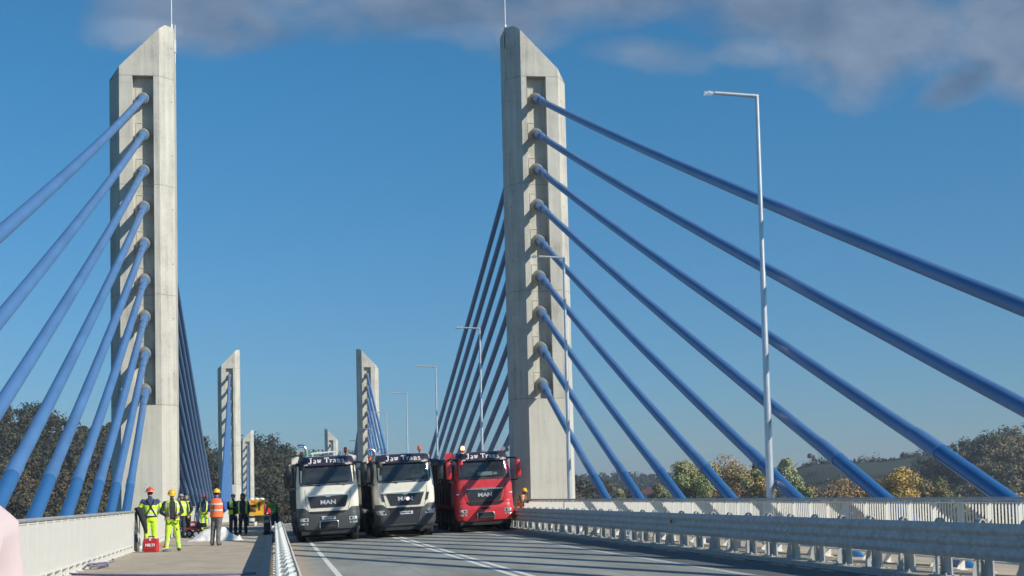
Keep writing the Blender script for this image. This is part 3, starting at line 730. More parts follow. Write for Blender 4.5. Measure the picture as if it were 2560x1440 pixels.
def make_truck(kind, loc, label, roll):
    T = thing('tipper_truck', label, 'truck', loc, (0, roll, 0), group='three tipper trucks parked side by side')
    paint = MRED if kind == 'red' else MWHITE
    bump = MRED if kind == 'red' else MGREY
    # --- cab shell, open behind the windscreen
    zs = sorted(set([0.95, 1.1, 1.25, 1.4, 1.6, 1.8, 2.0, 2.15, 2.26, 2.30, 2.35, 2.45, 2.6, 2.75, 2.9, 3.0, 3.06, 3.10, 3.15, 3.22, 3.30, 3.35, 3.40, 3.44]))
    R = [cab_ring(z) for z in zs]; n = len(R[0]); b = MB(); V = [p for r in R for p in r]; Fs = []
    for i in range(len(R) - 1):
        for k in range(n):
            zc = (zs[i] + zs[i + 1]) / 2; a = R[i][k]; c = R[i][(k + 1) % n]; xc = (a[0] + c[0]) / 2
            if k < 26 and 2.30 < zc < 3.06 and abs(xc) < 1.0: continue
            Fs.append((i * n + k, i * n + (k + 1) % n, (i + 1) * n + (k + 1) % n, (i + 1) * n + k))
    Fs += [tuple(range(n - 1, -1, -1)), tuple(range((len(R) - 1) * n, len(R) * n))]
    b.add(V, Fs)
    cab = b.build('cab', paint, T, smooth=40)
    b = MB(); b.box(-1.15, 1.15, 0.45, 2.0, 1.5, 2.12); b.box(-1.12, 1.12, 1.85, 1.99, 2.1, 3.2)
    b.prism([(0.22, 2.05), (0.55, 2.30), (0.75, 2.28), (0.8, 2.05)], 0, -1.1, 1.1); b.build('dashboard', MSEAT, T, smooth=0)
    for sx in (-0.62, 0.62):
        b = MB(); b.bbox(sx - 0.26, sx + 0.26, 1.05, 1.55, 2.1, 2.28, 0.04); b.bbox(sx - 0.25, sx + 0.25, 1.48, 1.62, 2.2, 2.85, 0.04); b.bbox(sx - 0.13, sx + 0.13, 1.5, 1.6, 2.87, 3.04, 0.03); b.build('seat', MSEAT, T, smooth=0)
    b = MB(); b.tube([(0.62 + 0.22 * math.cos(a), 0.86 + 0.06 * math.sin(a), 2.42 + 0.2 * math.sin(a)) for a in [2 * math.pi * k / 20 for k in range(21)]], 0.016, 6); b.build('steering_wheel', MBLACK, T)
    # --- windscreen
    rows = rrect_rows(2.24, 3.12, -1.10, 1.10, -1.10, 1.10, 0.13)
    rows = [(z, xl if z > 2.3 else xl, xr) for z, xl, xr in rows]
    patch(rows, -0.006, 18, 0.004).build('windscreen_seal', MBLACK, T) if False else None
    # seal as a frame
    fr = MB(); outer = [(xl, z) for z, xl, xr in rows] + [(xr, z) for z, xl, xr in reversed(rows)]
    cz = 2.68; ins = [(x * 0.962, cz + (z - cz) * 0.925) for x, z in outer]
    def on(p, off): return (p[0], cab_y(p[0], p[1]) + off, p[1])
    def dens(L): 
        o = []
        for a, c in zip(L, L[1:] + L[:1]):
            k = max(1, int(abs(a[0] - c[0]) / 0.12)); o += [(a[0] + (c[0] - a[0]) * i / k, a[1] + (c[1] - a[1]) * i / k) for i in range(k)]
        return o
    kk = max(1, 0); oo, ii = [], []
    for (a, c), (ai, ci) in zip(zip(outer, outer[1:] + outer[:1]), zip(ins, ins[1:] + ins[:1])):
        k = max(1, int(abs(a[0] - c[0]) / 0.12))
        for i in range(k):
            t = i / k; oo.append((a[0] + (c[0] - a[0]) * t, a[1] + (c[1] - a[1]) * t)); ii.append((ai[0] + (ci[0] - ai[0]) * t, ai[1] + (ci[1] - ai[1]) * t))
    fr.rings([[on(p, 0.02) for p in oo], [on(p, -0.012) for p in oo], [on(p, -0.012) for p in ii], [on(p, 0.02) for p in ii]], cap=False)
    patch([(z, xl * 0.975, xr * 0.975) for z, xl, xr in [(2.68 + (z - 2.68) * 0.95, xl, xr) for z, xl, xr in rows]], -0.004, 18, 0.002).build('windscreen', MGLASS, T, smooth=60)
    fr.build('windscreen_seal', MBLACK, T)
    for x0, x1, dz in ((-0.95, -0.12, 0.0), (0.05, 0.85, 0.04)):
        b = MB(); b.tube([(x0 * 0.2 + x1 * 0.8, cab_y(x1, 2.24) - 0.02, 2.22), (x0, cab_y(x0, 2.36) - 0.03, 2.34 + dz), (x1, cab_y(x1, 2.36) - 0.03, 2.36 + dz)], 0.014, 5)
        b.build('wiper', MBLACK, T)
    # --- visor with the name
    b = MB(); rws = []
    for z, o_ in ((3.03, -0.10), (3.05, -0.13), (3.14, -0.145), (3.24, -0.13), (3.33, -0.10), (3.40, -0.06), (3.43, 0.0)): rws.append((z, o_))
    R = []
    for z, o_ in rws:
        w, _ = cab_at(z); w -= 0.0
        R.append([(-w + 2 * w * i / 20, cab_y(-w + 2 * w * i / 20, z) + o_ + 0.05 * abs(-1 + 2 * i / 20) ** 6, z) for i in range(21)])
    back = [[(p[0], p[1] + 0.05, p[2]) for p in r] for r in R]
    b.rings(R, closed=False, cap=False); b.rings(back, closed=False, cap=False)
    for A_, B_ in ((R[0], back[0]), (R[-1], back[-1])): b.rings([A_, B_], closed=False, cap=False)
    vis = b.build('sun_visor', MVIS, T, smooth=50)
    slab_text('Jaw Trans', 0.225, MTXT, vis, (0.02, cab_y(0, 3.24) - 0.168, 3.235), -12)
    # small decals at the corners of the visor
    for sx in (-0.86, 0.88):
        d = lettering('Zagaść' if kind == 'red' else 'Zagość', 0.085, MTXT, vis, (sx, cab_y(sx, 3.08) - 0.135, 3.085), 84, 0.002)
    # --- grille
    if kind == 'new':
        g = [(1.30, -0.58, 0.58), (1.34, -0.62, 0.62), (1.55, -0.69, 0.69), (1.76, -0.775, 0.775), (1.80, -0.78, 0.78)]; zt = 1.80
    elif kind == 'red': g = [(1.33, -0.64, 0.64), (1.37, -0.68, 0.68), (1.55, -0.73, 0.73), (1.78, -0.80, 0.80), (1.82, -0.80, 0.80)]; zt = 1.82
    else: g = [(1.36, -0.66, 0.66), (1.40, -0.70, 0.70), (1.58, -0.74, 0.74), (1.80, -0.795, 0.795), (1.84, -0.79, 0.79)]; zt = 1.84
    gr = patch(g, -0.02, 14, 0.05)
    for q in range(5):
        z = 1.42 + 0.075 * q; gr.tube([(x, cab_y(x, z) - 0.024, z) for x in (-0.62, -0.3, 0, 0.3, 0.62)], 0.008, 4)
    grille = gr.build('grille', MDARK, T)
    b = MB(); b.prism([(-0.80, zt + 0.03), (-0.78, zt - 0.015), (-0.12, zt - 0.02), (-0.07, zt - 0.06), (0.07, zt - 0.06), (0.12, zt - 0.02), (0.78, zt - 0.015), (0.80, zt + 0.03), (0.1, zt + 0.045), (-0.1, zt + 0.045)], 1, cab_y(0, zt) - 0.05, cab_y(0, zt) + 0.05)
    b.build('chrome_strip', MCHROME, grille, smooth=0)
    lettering('MAN', 0.225, MSIL, grille, (0, cab_y(0, 1.56) - 0.04, 1.565), 90, 0.008, sx=1.25)
    # panel joint lines beside the grille
    for s in (-1, 1):
        b = MB(); b.tube([(s * 0.90, cab_y(0.9, 2.1) - 0.002, 2.08), (s * 0.88, cab_y(0.88, 1.6) - 0.002, 1.6), (s * 0.78, cab_y(0.78, 1.27) - 0.002, 1.27)], 0.008, 4); b.build('panel_joint', MBLACK, cab)
        if kind == 'new':
            b = MB(); b.prism([(s * 0.90, 1.80), (s * 1.0, 1.80), (s * 0.92, 1.50), (s * 0.82, 1.48)], 1, cab_y(0.93, 1.6) - 0.03, cab_y(0.9, 1.6) + 0.1); b.build('air_slit', MDARK, cab, smooth=0)
        b = MB(); b.box(min(s * 1.226, s * 1.24), max(s * 1.226, s * 1.24), 0.85, 1.75, 2.25, 2.95); b.build('side_window', MGLASS if False else MDARK, cab, smooth=0)
        b = MB(); b.box(min(s * 1.225, s * 1.245), max(s * 1.225, s * 1.245), 0.78, 1.85, 1.05, 1.08); b.bbox(min(s * 1.225, s * 1.27), max(s * 1.225, s * 1.27), 1.6, 1.75, 2.02, 2.07, 0.008); b.build('door_handle', MBLACK, cab)
    # --- lower front and bumper
    if kind == 'red': rowsc = []
    b = MB()
    def by(x, z):
        q = min(1, abs(x) / 1.25); return -0.06 + 0.06 * q ** 2 + 0.26 * max(0, (q - 0.78) / 0.22) ** 2
    BR = [(0.44, 1.12, 0.10), (0.50, 1.18, 0.02), (0.62, 1.24, 0.0), (0.95, 1.255, 0.0), (1.17, 1.25, 0.0), (1.22, 1.235, 0.03)]
    low = [(1.25, 1.22, 0.05), (1.27, 1.21, 0.08)]
    R = []
    for z, w, o_ in BR:
        P = []
        for i in range(27):
            x = -w + 2 * w * i / 26; P.append((x, by(x * 1.25 / w, z) + o_, z))
        P += [(w, 0.72, z), (w - 0.05, 0.78, z), (-w + 0.05, 0.78, z), (-w, 0.72, z)]
        R.append(P)
    b.rings(R); bumper = b.build('bumper', bump, T, smooth=35)
    # wings of the bumper rising at both ends beside the lower cab
    for s in (-1, 1):
        b = MB(); R = []
        for z, xi in ((1.20, 0.74), (1.27, 0.82), (1.34, 0.90), (1.36, 0.98)):
            R.append([(s * (xi + (1.24 - xi) * i / 6), by(xi + (1.24 - xi) * i / 6, z) + (0.02 if z < 1.3 else 0.05), z) for i in range(7)])
        R2 = [[(p[0], p[1] + 0.12, p[2]) for p in r] for r in R]
        b.rings(R, closed=False, cap=False); b.rings([R[-1], R2[-1]], closed=False, cap=False); b.rings([[r[0] for r in R], [r[0] for r in R2]], closed=False, cap=False)
        b.build('bumper_wing', bump, bumper, smooth=35)
    # dark slot under the cab lip
    b = MB(); b.prism([(-0.74, 1.215), (0.74, 1.215), (0.62, 1.15), (0.25, 1.13), (-0.25, 1.13), (-0.62, 1.15)], 1, -0.075, 0.1); b.build('slot', MCHAS, bumper, smooth=0)
    if kind == 'red': b = MB(); b.prism([(-0.80, 1.30), (0.80, 1.30), (0.74, 1.20), (-0.74, 1.20)], 1, -0.045, 0.1); b.build('slot', MCHAS, bumper, smooth=0)
    # plate
    pz = {'old': 0.95, 'new': 1.0, 'red': 0}[kind]
    if kind != 'red':
        px = -0.02 if kind == 'old' else 0.0
        b = MB(); b.bbox(px - 0.28, px + 0.28, -0.085, -0.06, pz - 0.065, pz + 0.065, 0.006); pl = b.build('number_plate', MPLT, bumper, smooth=0)
        b = MB(); b.box(px - 0.275, px - 0.235, -0.089, -0.086, pz - 0.055, pz + 0.055); b.build('plate_band', MPLTB, pl, smooth=0)
        lettering('KNS 39128' if kind == 'old' else 'KNS 39108', 0.095, MBLACK, pl, (px + 0.02, -0.088, pz), 90, 0.003, sx=0.92)
    else:
        b = MB(); b.prism([(0.22 * math.cos(a), 1.0 + 0.045 * math.sin(a)) for a in [2 * math.pi * k / 14 for k in range(14)]], 1, -0.07, 0.0); b.build('tow_slot', MCHAS, bumper, smooth=0)
    # step recess with its bright frame
    if kind != 'new':
        b = MB(); b.box(-0.32, 0.32, -0.068, 0.2, 0.53, 0.80); b.build('step_recess', MCHAS, bumper, smooth=0)
        b = MB(); b.tube([(-0.36, -0.085, 0.55), (-0.36, -0.085, 0.79), (-0.32, -0.085, 0.83), (0.32, -0.085, 0.83), (0.36, -0.085, 0.79), (0.36, -0.085, 0.55)], 0.016, 6); b.build('step_frame', MCHROME, bumper)
        b = MB(); b.box(-0.30, 0.30, -0.10, -0.0, 0.60, 0.64); b.build('step', MGREY, bumper, smooth=0)
    else:
        b = MB()
        b.prism([(-0.56, 1.12), (0.56, 1.12), (0.44, 0.60), (-0.44, 0.60)], 1, -0.072, 0.0)
        for q in range(7): b.box(-0.50 + 0.012 * (6 - q), 0.50 - 0.012 * (6 - q), -0.084, -0.072, 0.64 + 0.07 * q, 0.665 + 0.07 * q)
        b.build('lower_grille', MDARK, bumper, smooth=0)
        for s in (-1, 1): b = MB(); b.tube([(s * 0.62, -0.06, 1.12), (s * 0.48, -0.075, 0.60), (s * 1.0, 0.0, 0.62)], 0.016, 5); b.build('bumper_trim', MGREY, bumper)
    # headlights
    for s in (-1, 1):
        def lamp(x0, x1, z0, z1, nm='headlight', slant=0.03):
            b = MB(); r = []
            for z in (z0, (z0 + z1) / 2, z1): r.append((z, x0, x1))
            R = [[(s * (x0 + (x1 - x0) * i / 6 + slant * (z - z0)), by(x0 + (x1 - x0) * i / 6, z) - 0.012, z) for i in range(7)] for z, _, _ in r]
            R2 = [[(p[0], p[1] + 0.05, p[2]) for p in q] for q in (R[0], R[-1])]
            b.rings(R, closed=False, cap=False); b.rings([R[0], R2[0]], closed=False, cap=False); b.rings([R[-1], R2[1]], closed=False, cap=False)
            b.rings([[q[0] for q in R], [(q[0][0], q[0][1] + 0.05, q[0][2]) for q in R]], closed=False, cap=False)
            h = b.build(nm, MLENS, bumper, smooth=0)
            for c_ in (0.28, 0.72):
                xx = x0 + (x1 - x0) * c_; q = MB(); q.ell((s * xx, by(xx, z0) - 0.012, (z0 + z1) / 2), (0.05, 0.015, (z1 - z0) * 0.33), 10, 5); q.build('reflector', MBLACK if c_ < .5 else MCHROME, h)
        if kind == 'new': lamp(0.78, 1.14, 0.93, 1.12, slant=0.5); 
        else:
            lamp(0.80, 1.13, 0.83, 0.97); lamp(0.82, 1.15, 0.70, 0.77, 'fog_light')
        if kind == 'red': 
            b = MB(); b.box(s * 1.13 - 0.07, s * 1.13 + 0.07, 0.10, 0.14, 1.60, 1.66); b.build('marker_light', MTXT, cab, smooth=0)
    # --- mirrors: long housings on black arms, both sides
    mm = MRED if kind == 'red' else MBLACK
    for s in (-1, 1):
        out = 1.50
        b = MB(); b.tube([(s * 1.12, 0.50, 3.12), (s * 1.38, 0.10, 3.10), (s * out, 0.02, 3.02)], 0.045, 8); b.build('mirror_arm', MBLACK, T); b = MB(); b.tube([(s * 1.2, 0.50, 2.2), (s * 1.35, 0.2, 2.14), (s * out, 0.10, 2.2)], 0.03, 6)
        arm = b.build('mirror_arm', MBLACK, T)
        b = MB(); R = []
        for z, w_, d_ in ((2.28, 0.07, 0.05), (2.33, 0.11, 0.09), (2.6, 0.125, 0.11), (2.9, 0.12, 0.11), (3.0, 0.10, 0.09), (3.04, 0.06, 0.05)):
            R.append([(s * out + w_ * math.copysign(abs(math.cos(a)) ** 0.6, math.cos(a)), 0.05 + d_ * math.copysign(abs(math.sin(a)) ** 0.6, math.sin(a)), z) for a in [2 * math.pi * k / 14 for k in range(14)]])
        b.rings(R); mh = b.build('mirror', mm, T, smooth=50)
        b = MB(); b.box(s * out - 0.10, s * out + 0.10, 0.155, 0.165, 2.36, 2.95); b.build('mirror_glass', MSIL, mh, smooth=0)
    b = MB(); R = []
    for z, w_ in ((2.86, 0.05), (2.90, 0.10), (3.02, 0.11), (3.10, 0.07)): R.append([(-0.98 + w_ * math.cos(a), -0.02 + w_ * 0.7 * math.sin(a), z) for a in [2 * math.pi * k / 12 for k in range(12)]])
    b.rings(R); b.tube([(-0.98, 0.0, 3.05), (-0.98, 0.2, 3.15)], 0.03, 6); b.build('kerb_mirror', mm, T)
    # --- roof fittings
    beacons = {'old': [(-0.95, 3.50, 0), (0.83, 3.60, 0)], 'new': [(-1.30, 3.22, 0), (0.78, 3.58, 0)], 'red': [(-0.72, 3.55, 1)]}[kind]
    for bx, bz, lit in beacons:
        b = MB(); b.tube([(bx, 1.05, bz - 0.16), (bx, 1.05, bz - 0.02)], 0.03, 8); b.tube([(bx, 1.05, bz - 0.03), (bx, 1.05, bz)], 0.075, 12); q = b.build('beacon', MBLACK, T)
        b = MB(); b.tube([(bx, 1.05, bz), (bx, 1.05, bz + 0.04), (bx, 1.05, bz + 0.13), (bx, 1.05, bz + 0.17)], [0.075, 0.078, 0.070, 0.03], 14); b.build('beacon_lens', MORGL if lit else MORG, q)
    if kind == 'old':
        b = MB(); b.tube([(-0.58, 0.95, 3.56), (0.42, 0.95, 3.60)], 0.028, 8); 
        for xx in (-0.5, 0.35): b.tube([(xx, 0.95, 3.40), (xx, 0.95, 3.58)], 0.02, 6)
        b.tube([(0.5, 0.95, 3.42), (0.62, 0.95, 3.62)], 0.03, 6); b.build('roof_bar', MGALVL, T)
    if kind == 'red':
        for dx, dy, dz in ((0.0, 0, 0), (0.16, 0.05, -0.05)):
            b = MB(); b.tube([(0.98 + dx, 0.5 + dy, 3.52 + dz), (0.98 + dx, 0.75 + dy, 3.52 + dz)], [0.09, 0.05], 12); b.tube([(0.98 + dx, 0.65, 3.38), (0.98 + dx, 0.65, 3.5 + dz)], 0.02, 6); b.build('roof_horn', MCHROME if dx == 0 else MBLACK, T)
    if kind == 'new':
        b = MB(); b.tube([(-0.92, 1.0, 3.40), (-0.92, 1.0, 3.56)], 0.03, 8); b.ell((-0.92, 0.95, 3.60), (0.09, 0.12, 0.07), 12, 6); b.build('roof_horn', MCHROME, T)
        b = MB(); b.ell((0.10, cab_y(0, 1.56) - 0.05, 1.565), (0.075, 0.02, 0.07), 12, 6); b.build('lit_lamp', MGLOW, grille)
    ex = {'old': (-0.70, 2.35, 3.92), 'new': (-0.95, 2.35, 3.70), 'red': (1.05, 2.35, 3.4)}[kind]
    b = MB(); x_, y_, zt_ = ex; b.tube([(x_, y_, 1.6), (x_, y_, zt_ - 0.28), (x_ - 0.03, y_, zt_ - 0.12), (x_ - 0.12, y_, zt_), (x_ - 0.28, y_ - 0.02, zt_ + 0.02), (x_ - 0.36, y_ - 0.02, zt_ - 0.02)], 0.075, 12); b.build('exhaust_stack', MCHROME, T, smooth=50)
    # --- chassis, wheels and tipper body
    b = MB()
    for sx in (-0.42, 0.42): b.box(sx - 0.05, sx + 0.05, 0.6, 8.6, 0.75, 1.05)
    b.box(-1.15, 1.15, 0.55, 2.2, 0.62, 1.0); b.box(-1.1, 1.1, 0.1, 0.5, 0.38, 0.5); b.box(-0.9, 0.9, 0.9, 2.0, 0.35, 0.62)
    for y_ in (1.42, 3.1, 6.3, 7.7): b.tube([(-1.0, y_, 0.5), (1.0, y_, 0.5)], 0.08, 8)
    b.box(-0.95, 0.95, 2.25, 2.29, 0.16, 0.75); b.box(-1.2, 1.2, 4.0, 5.4, 0.38, 0.95); b.box(-1.2, 1.2, 5.55, 5.58, 0.15, 0.7); b.box(-1.1, 1.1, 0.05, 0.12, 0.30, 0.46)  # full-width flaps, tank and front panel added to keep the underside dark
    b.build('chassis', MCHAS, T, smooth=0)
    for sx in (-1, 1):
        for y_ in (1.42, 3.1, 6.3, 7.7): wheel(T, sx * 1.07, y_)
        b = MB(); R = []
        for k in range(9):
            a = math.pi * (0.02 + 0.96 * k / 8); R.append([(sx * (1.23), 1.42 - 0.60 * math.cos(a), 0.5 + 0.58 * math.sin(a)), (sx * 0.92, 1.42 - 0.60 * math.cos(a), 0.5 + 0.58 * math.sin(a))])
        b.rings(R, closed=False, cap=False); R2 = [[(p[0], 1.42 + (p[1] - 1.42) * 0.96, 0.5 + (p[2] - 0.5) * 0.96) for p in r] for r in R]; b.rings(R2, closed=False, cap=False)
        b.rings([[r[0] for r in R], [r[0] for r in R2]], closed=False, cap=False); b.build('mudguard', MGREY, T)
    tp = MTIPR if kind == 'red' else MTIP
    b = MB(); zc = 3.22 if kind != 'new' else 3.18
    b.prism([(2.75, 1.15), (8.7, 1.15), (8.95, zc - 0.2), (2.62, zc)], 0, -1.25, 1.25)
    for y_ in (3.4, 4.5, 5.6, 6.7, 7.8):
        for sx in (-1, 1): b.prism([(y_, 1.2), (y_ + 0.14, 1.2), (y_ + 0.14, zc - 0.15), (y_, zc - 0.12)], 0, min(sx * 1.25, sx * 1.31), max(sx * 1.25, sx * 1.31))
    for sx in (-1, 1): b.box(min(sx * 1.25, sx * 1.33), max(sx * 1.25, sx * 1.33), 2.65, 8.8, zc - 0.16, zc - 0.04)
    tip = b.build('tipper_body', tp, T, smooth=0)
    # white headboard whose corner ears show beside the cab roof
    b = MB()
    for sx in (-1, 1):
        b.prism([(sx * 1.34, zc + 0.22), (sx * 1.05, zc + 0.30), (sx * 1.0, zc + 0.12), (sx * 1.20, zc - 0.02), (sx * 1.34, zc - 0.08)], 1, 2.50, 2.62)
    b.box(-1.05, 1.05, 2.50, 2.60, zc - 0.05, zc + 0.10)
    b.build('headboard', MWHITE if kind != 'red' else MRED, tip, smooth=0)
    b = MB(); b.box(1.33, 1.38, 2.6, 2.7, 2.45, 2.6); b.build('side_light', MREDL, tip, smooth=0)
    if kind == 'old':
        b = MB(); b.tube([(-1.15, 3.1, zc + 0.05), (-0.9, 3.0, zc + 0.34), (-0.3, 3.0, zc + 0.26), (0.2, 3.1, zc + 0.1)], [0.1, 0.16, 0.18, 0.1], 8); b.build('rolled_tarpaulin', mat('green_tarpaulin', (0.08, 0.17, 0.10), 0.8, var=0.3, scale=4), tip)
    if kind == 'red':
        b = MB(); b.box(-0.22, 0.42, 0.32, 0.34, 2.40, 2.56); b.build('paper_sign', MPAPER, T, smooth=0)
        b = MB(); b.box(0.46, 0.62, 0.32, 0.34, 2.42, 2.53); b.build('paper_sign', MPAPER, T, smooth=0)
    if kind == 'new':
        b = MB(); b.bbox(0.80, 1.0, 0.32, 0.36, 2.50, 2.60, 0.01); b.build('toll_box', MPLT, T, smooth=0)
        b = MB(); b.box(-1.0, -0.90, 0.30, 0.31, 2.36, 2.56); b.build('sticker', MPLT, T, smooth=0)
    if kind == 'old':
        b = MB(); b.ell((0.02, 0.45, 2.95), (0.035, 0.02, 0.06), 10, 6); b.build('air_freshener', MPLT, T)
    return T
sl = -math.atan(0.03)
make_truck('old', (2.16, 58.0, rz(2.16)), 'white tipper truck with a curved chrome exhaust and white roof bar, leftmost of the three', sl)
make_truck('new', (5.33, 59.0, rz(5.33)), 'white tipper truck in the middle, slits beside its grille and a driver in yellow', sl)
make_truck('red', (8.92, 61.0, rz(8.92)), 'red tipper truck with red mirrors and a lit orange beacon', sl)

def second_row(src, loc, label):
    c = copy_tree(src); c.location = loc; c['label'] = label
    for q in list(c.children):
        if q.name.split('.')[0] in ('beacon', 'roof_bar', 'roof_horn', 'exhaust_stack'):
            for w in list(q.children): bpy.data.objects.remove(w)
            bpy.data.objects.remove(q)
    return c
_tr = [o for o in scene.objects if o.name.startswith('tipper_truck')]
second_row(_tr[0], (2.16, 69.2, rz(2.16)), 'second row truck mostly hidden behind the leftmost white truck')
second_row(_tr[1], (5.33, 70.0, rz(5.33)), 'second row truck hidden in the dark gap between the two white trucks')
second_row(_tr[2], (8.92, 72.0, rz(8.92)), 'second row red truck hidden between the middle truck and the red truck')
# ------------------------------------------------------------------ people
def cmat(n, c, r=0.85, **k): return mat(n, c, r, **k)
SKIN = cmat('skin', (0.42, 0.25, 0.18), 0.6); HIVIS = cmat('hi_vis_yellow_fabric', (0.58, 0.86, 0.05), 0.7, var=0.08, scale=5); HIORG = cmat('hi_vis_orange_fabric', (0.95, 0.19, 0.06), 0.7, var=0.08, scale=5)
NAVY = cmat('navy_fabric', (0.035, 0.055, 0.13), var=0.2, scale=5); BLK = cmat('black_fabric', (0.028, 0.03, 0.035), var=0.2, scale=5); GRYF = cmat('grey_work_fabric', (0.16, 0.16, 0.16), var=0.2, scale=5); REFL = cmat('reflective_tape', (0.62, 0.64, 0.6), 0.5)
BLUEF = cmat('blue_sweater', (0.04, 0.11, 0.38), var=0.2, scale=5); BOOT = cmat('work_boot_leather', (0.10, 0.08, 0.07)); OLIVE = cmat('olive_fabric', (0.10, 0.10, 0.075), var=0.2, scale=5); DBLUE = cmat('dark_denim', (0.04, 0.055, 0.075), var=0.2, scale=5)
GREENF = cmat('green_hi_vis_fabric', (0.16, 0.42, 0.08), var=0.12, scale=5); HAIR = cmat('dark_hair', (0.03, 0.022, 0.018)); HRED = mat('red_helmet_shell', (0.75, 0.09, 0.04), 0.3, coat=0.3); HYEL = mat('yellow_helmet_shell', (0.88, 0.50, 0.03), 0.3, coat=0.3); GCAP = cmat('grey_cap', (0.3, 0.32, 0.34))
EYEM = cmat('eye_dark', (0.02, 0.015, 0.012), 0.4); LIP = cmat('lips', (0.33, 0.13, 0.11)); STRAP = cmat('harness_webbing', (0.02, 0.02, 0.025)); BROWNB = cmat('brown_belt', (0.16, 0.10, 0.05))
def V3(*a): return Vector(a)
def capsule(b, p, q, r0, r1, n=10):
    p, q = Vector(p), Vector(q); t = (q - p)
    L_ = t.length; t.normalize(); pts = [p - t * r0 * .95, p - t * r0 * .6, p, p.lerp(q, .5), q, q + t * r1 * .6, q + t * r1 * .95]
    b.tube(pts, [r0 * .3, r0 * .8, r0, (r0 + r1) / 2, r1, r1 * .8, r1 * .3], n)
def make_person(label, loc, yaw, H=1.8, jacket=NAVY, trousers=NAVY, vest=None, vest_open=0.0, hat=None, head_yaw=0, head_pitch=0, lean=0.0,
                arms=None, legs=None, legstripe=False, jstripe=False, yoke=None, harness=False, hood=False, sit=False, group='people on the bridge', tools=False, beard=False, vest_mark=False, parent_rot=None):
    s = H / 1.8
    P = thing('person', label, 'person', loc, (0, 0, yaw), group=group)
    # joints; the person faces -Y
    hipz = 0.93; J = {}
    L = legs or {'l': ((0.11, 0.0, 0.50), (0.12, 0.03, 0.09)), 'r': ((-0.11, -0.01, 0.50), (-0.13, 0.0, 0.09))}
    ly = lean
    pel = V3(0, 0, hipz); waist = V3(0, -0.02 * ly, 1.08); chest = V3(0, -0.16 * ly, 1.30 - 0.03 * abs(ly)); shl = V3(0, -0.30 * ly, 1.44 - 0.08 * abs(ly)); neck = V3(0, -0.38 * ly, 1.52 - 0.10 * abs(ly)); head = neck + V3(0, -0.03 - 0.05 * ly, 0.13)
    A = arms or {'l': ((0.27, -0.02, 1.14), (0.25, -0.16, 0.92)), 'r': ((-0.27, -0.02, 1.14), (-0.25, -0.16, 0.92))}
    prims = []   # (kind, p, q, r0, r1)
    b = MB()
    def cap(kind, p, q, r0, r1, n=10):
        p = Vector(p) * s; q = Vector(q) * s; capsule(b, p, q, r0 * s, r1 * s, n); prims.append((kind, p, q, r0 * s, r1 * s))
    # torso as elliptical rings
    T = [(pel + V3(0, 0, -0.10), .165, .125), (pel, .19, .145), (waist, .185, .14), (waist.lerp(chest, .6), .205, .15), (chest, .22, .155), (shl + V3(0, 0, -.04), .225, .13), (shl + V3(0, 0, .03), .15, .095), (neck, .065, .065)]
    R = []
    for c, rx, ry in T: R.append([((c.x + rx * math.cos(a)) * s, (c.y + ry * math.sin(a)) * s, c.z * s) for a in [2 * math.pi * k / 18 for k in range(18)]])
    b.rings(R)
    prims.append(('torso', pel * s, shl * s, .17 * s, .15 * s))
    cap('neck', neck + V3(0, 0, -.03), head, .058, .055)
    # head
    hM = Matrix.Translation(head * s) @ Matrix.Rotation(head_yaw, 4, 'Z') @ Matrix.Rotation(head_pitch, 4, 'X')
    def hell(c, r, nm='head'): b.ell([q * s for q in c], [q * s for q in r], 16, 12, M=hM)
    hell((0, 0.012, 0.045), (.076, .095, .105)); hell((0, -0.035, -0.005), (.056, .058, .072)); hell((0, -0.098, 0.012), (.014, .020, .026)); hell((0, -.07, -.058), (.028, .024, .02))
    for sx in (-1, 1): hell((sx * .078, .015, .015), (.012, .022, .034)); 
    prims.append(('head', hM @ V3(0, 0, 0) * 1.0, hM @ V3(0, 0, 0.07 * s), .09 * s, .09 * s))
    hands = []
    for sd, sx in (('l', 1), ('r', -1)):
        sh = shl + V3(sx * 0.20, 0, -0.02); el, wr = V3(*A[sd][0]), V3(*A[sd][1])
        cap('arm', sh, el, .076, .060); cap('arm', el, wr, .058, .042)
        hands.append((sx, el, wr))
        hp = pel + V3(sx * 0.09, 0, -0.03); kn, an = V3(*L[sd][0]), V3(*L[sd][1])
        cap('leg', hp, kn, .108, .082); cap('shin', kn, an, .080, .068)
        ft = V3(0.0, -1, 0); cap('boot', an + V3(0, .03, -.035), an + V3(sx * .02, -.17, -.045), 0.052, .044)
    mats = [SKIN, jacket, trousers, BOOT, REFL, yoke or jacket, EYEM, LIP, HAIR]
    me = bpy.data.meshes.new('body'); me.from_pydata([tuple(p) for p in b.v], [], b.f); me.update()
    o = bpy.data.objects.new('body_tmp', me); COL.objects.link(o)
    md = o.modifiers.new('r', 'REMESH'); md.mode = 'VOXEL'; md.voxel_size = 0.015; md.use_smooth_shade = True
    sm = o.modifiers.new('s', 'SMOOTH'); sm.factor = 0.5; sm.iterations = 2
    # cloth folds
    dg = bpy.context.evaluated_depsgraph_get(); dg.update(); m2 = bpy.data.meshes.new_from_object(o.evaluated_get(dg)); bpy.data.objects.remove(o); bpy.data.meshes.remove(me)
    import bmesh
    bm = bmesh.new(); bm.from_mesh(m2)
    for v in bm.verts:
        p = v.co
        if p.z < 1.42 * s and p.z > 0.12 * s:
            d = mnoise.noise(Vector((p.x * 9, p.y * 9, p.z * 16))) * 0.011; v.co += v.normal * d
    # hands: palm, four bent fingers and a thumb
    hb = MB()
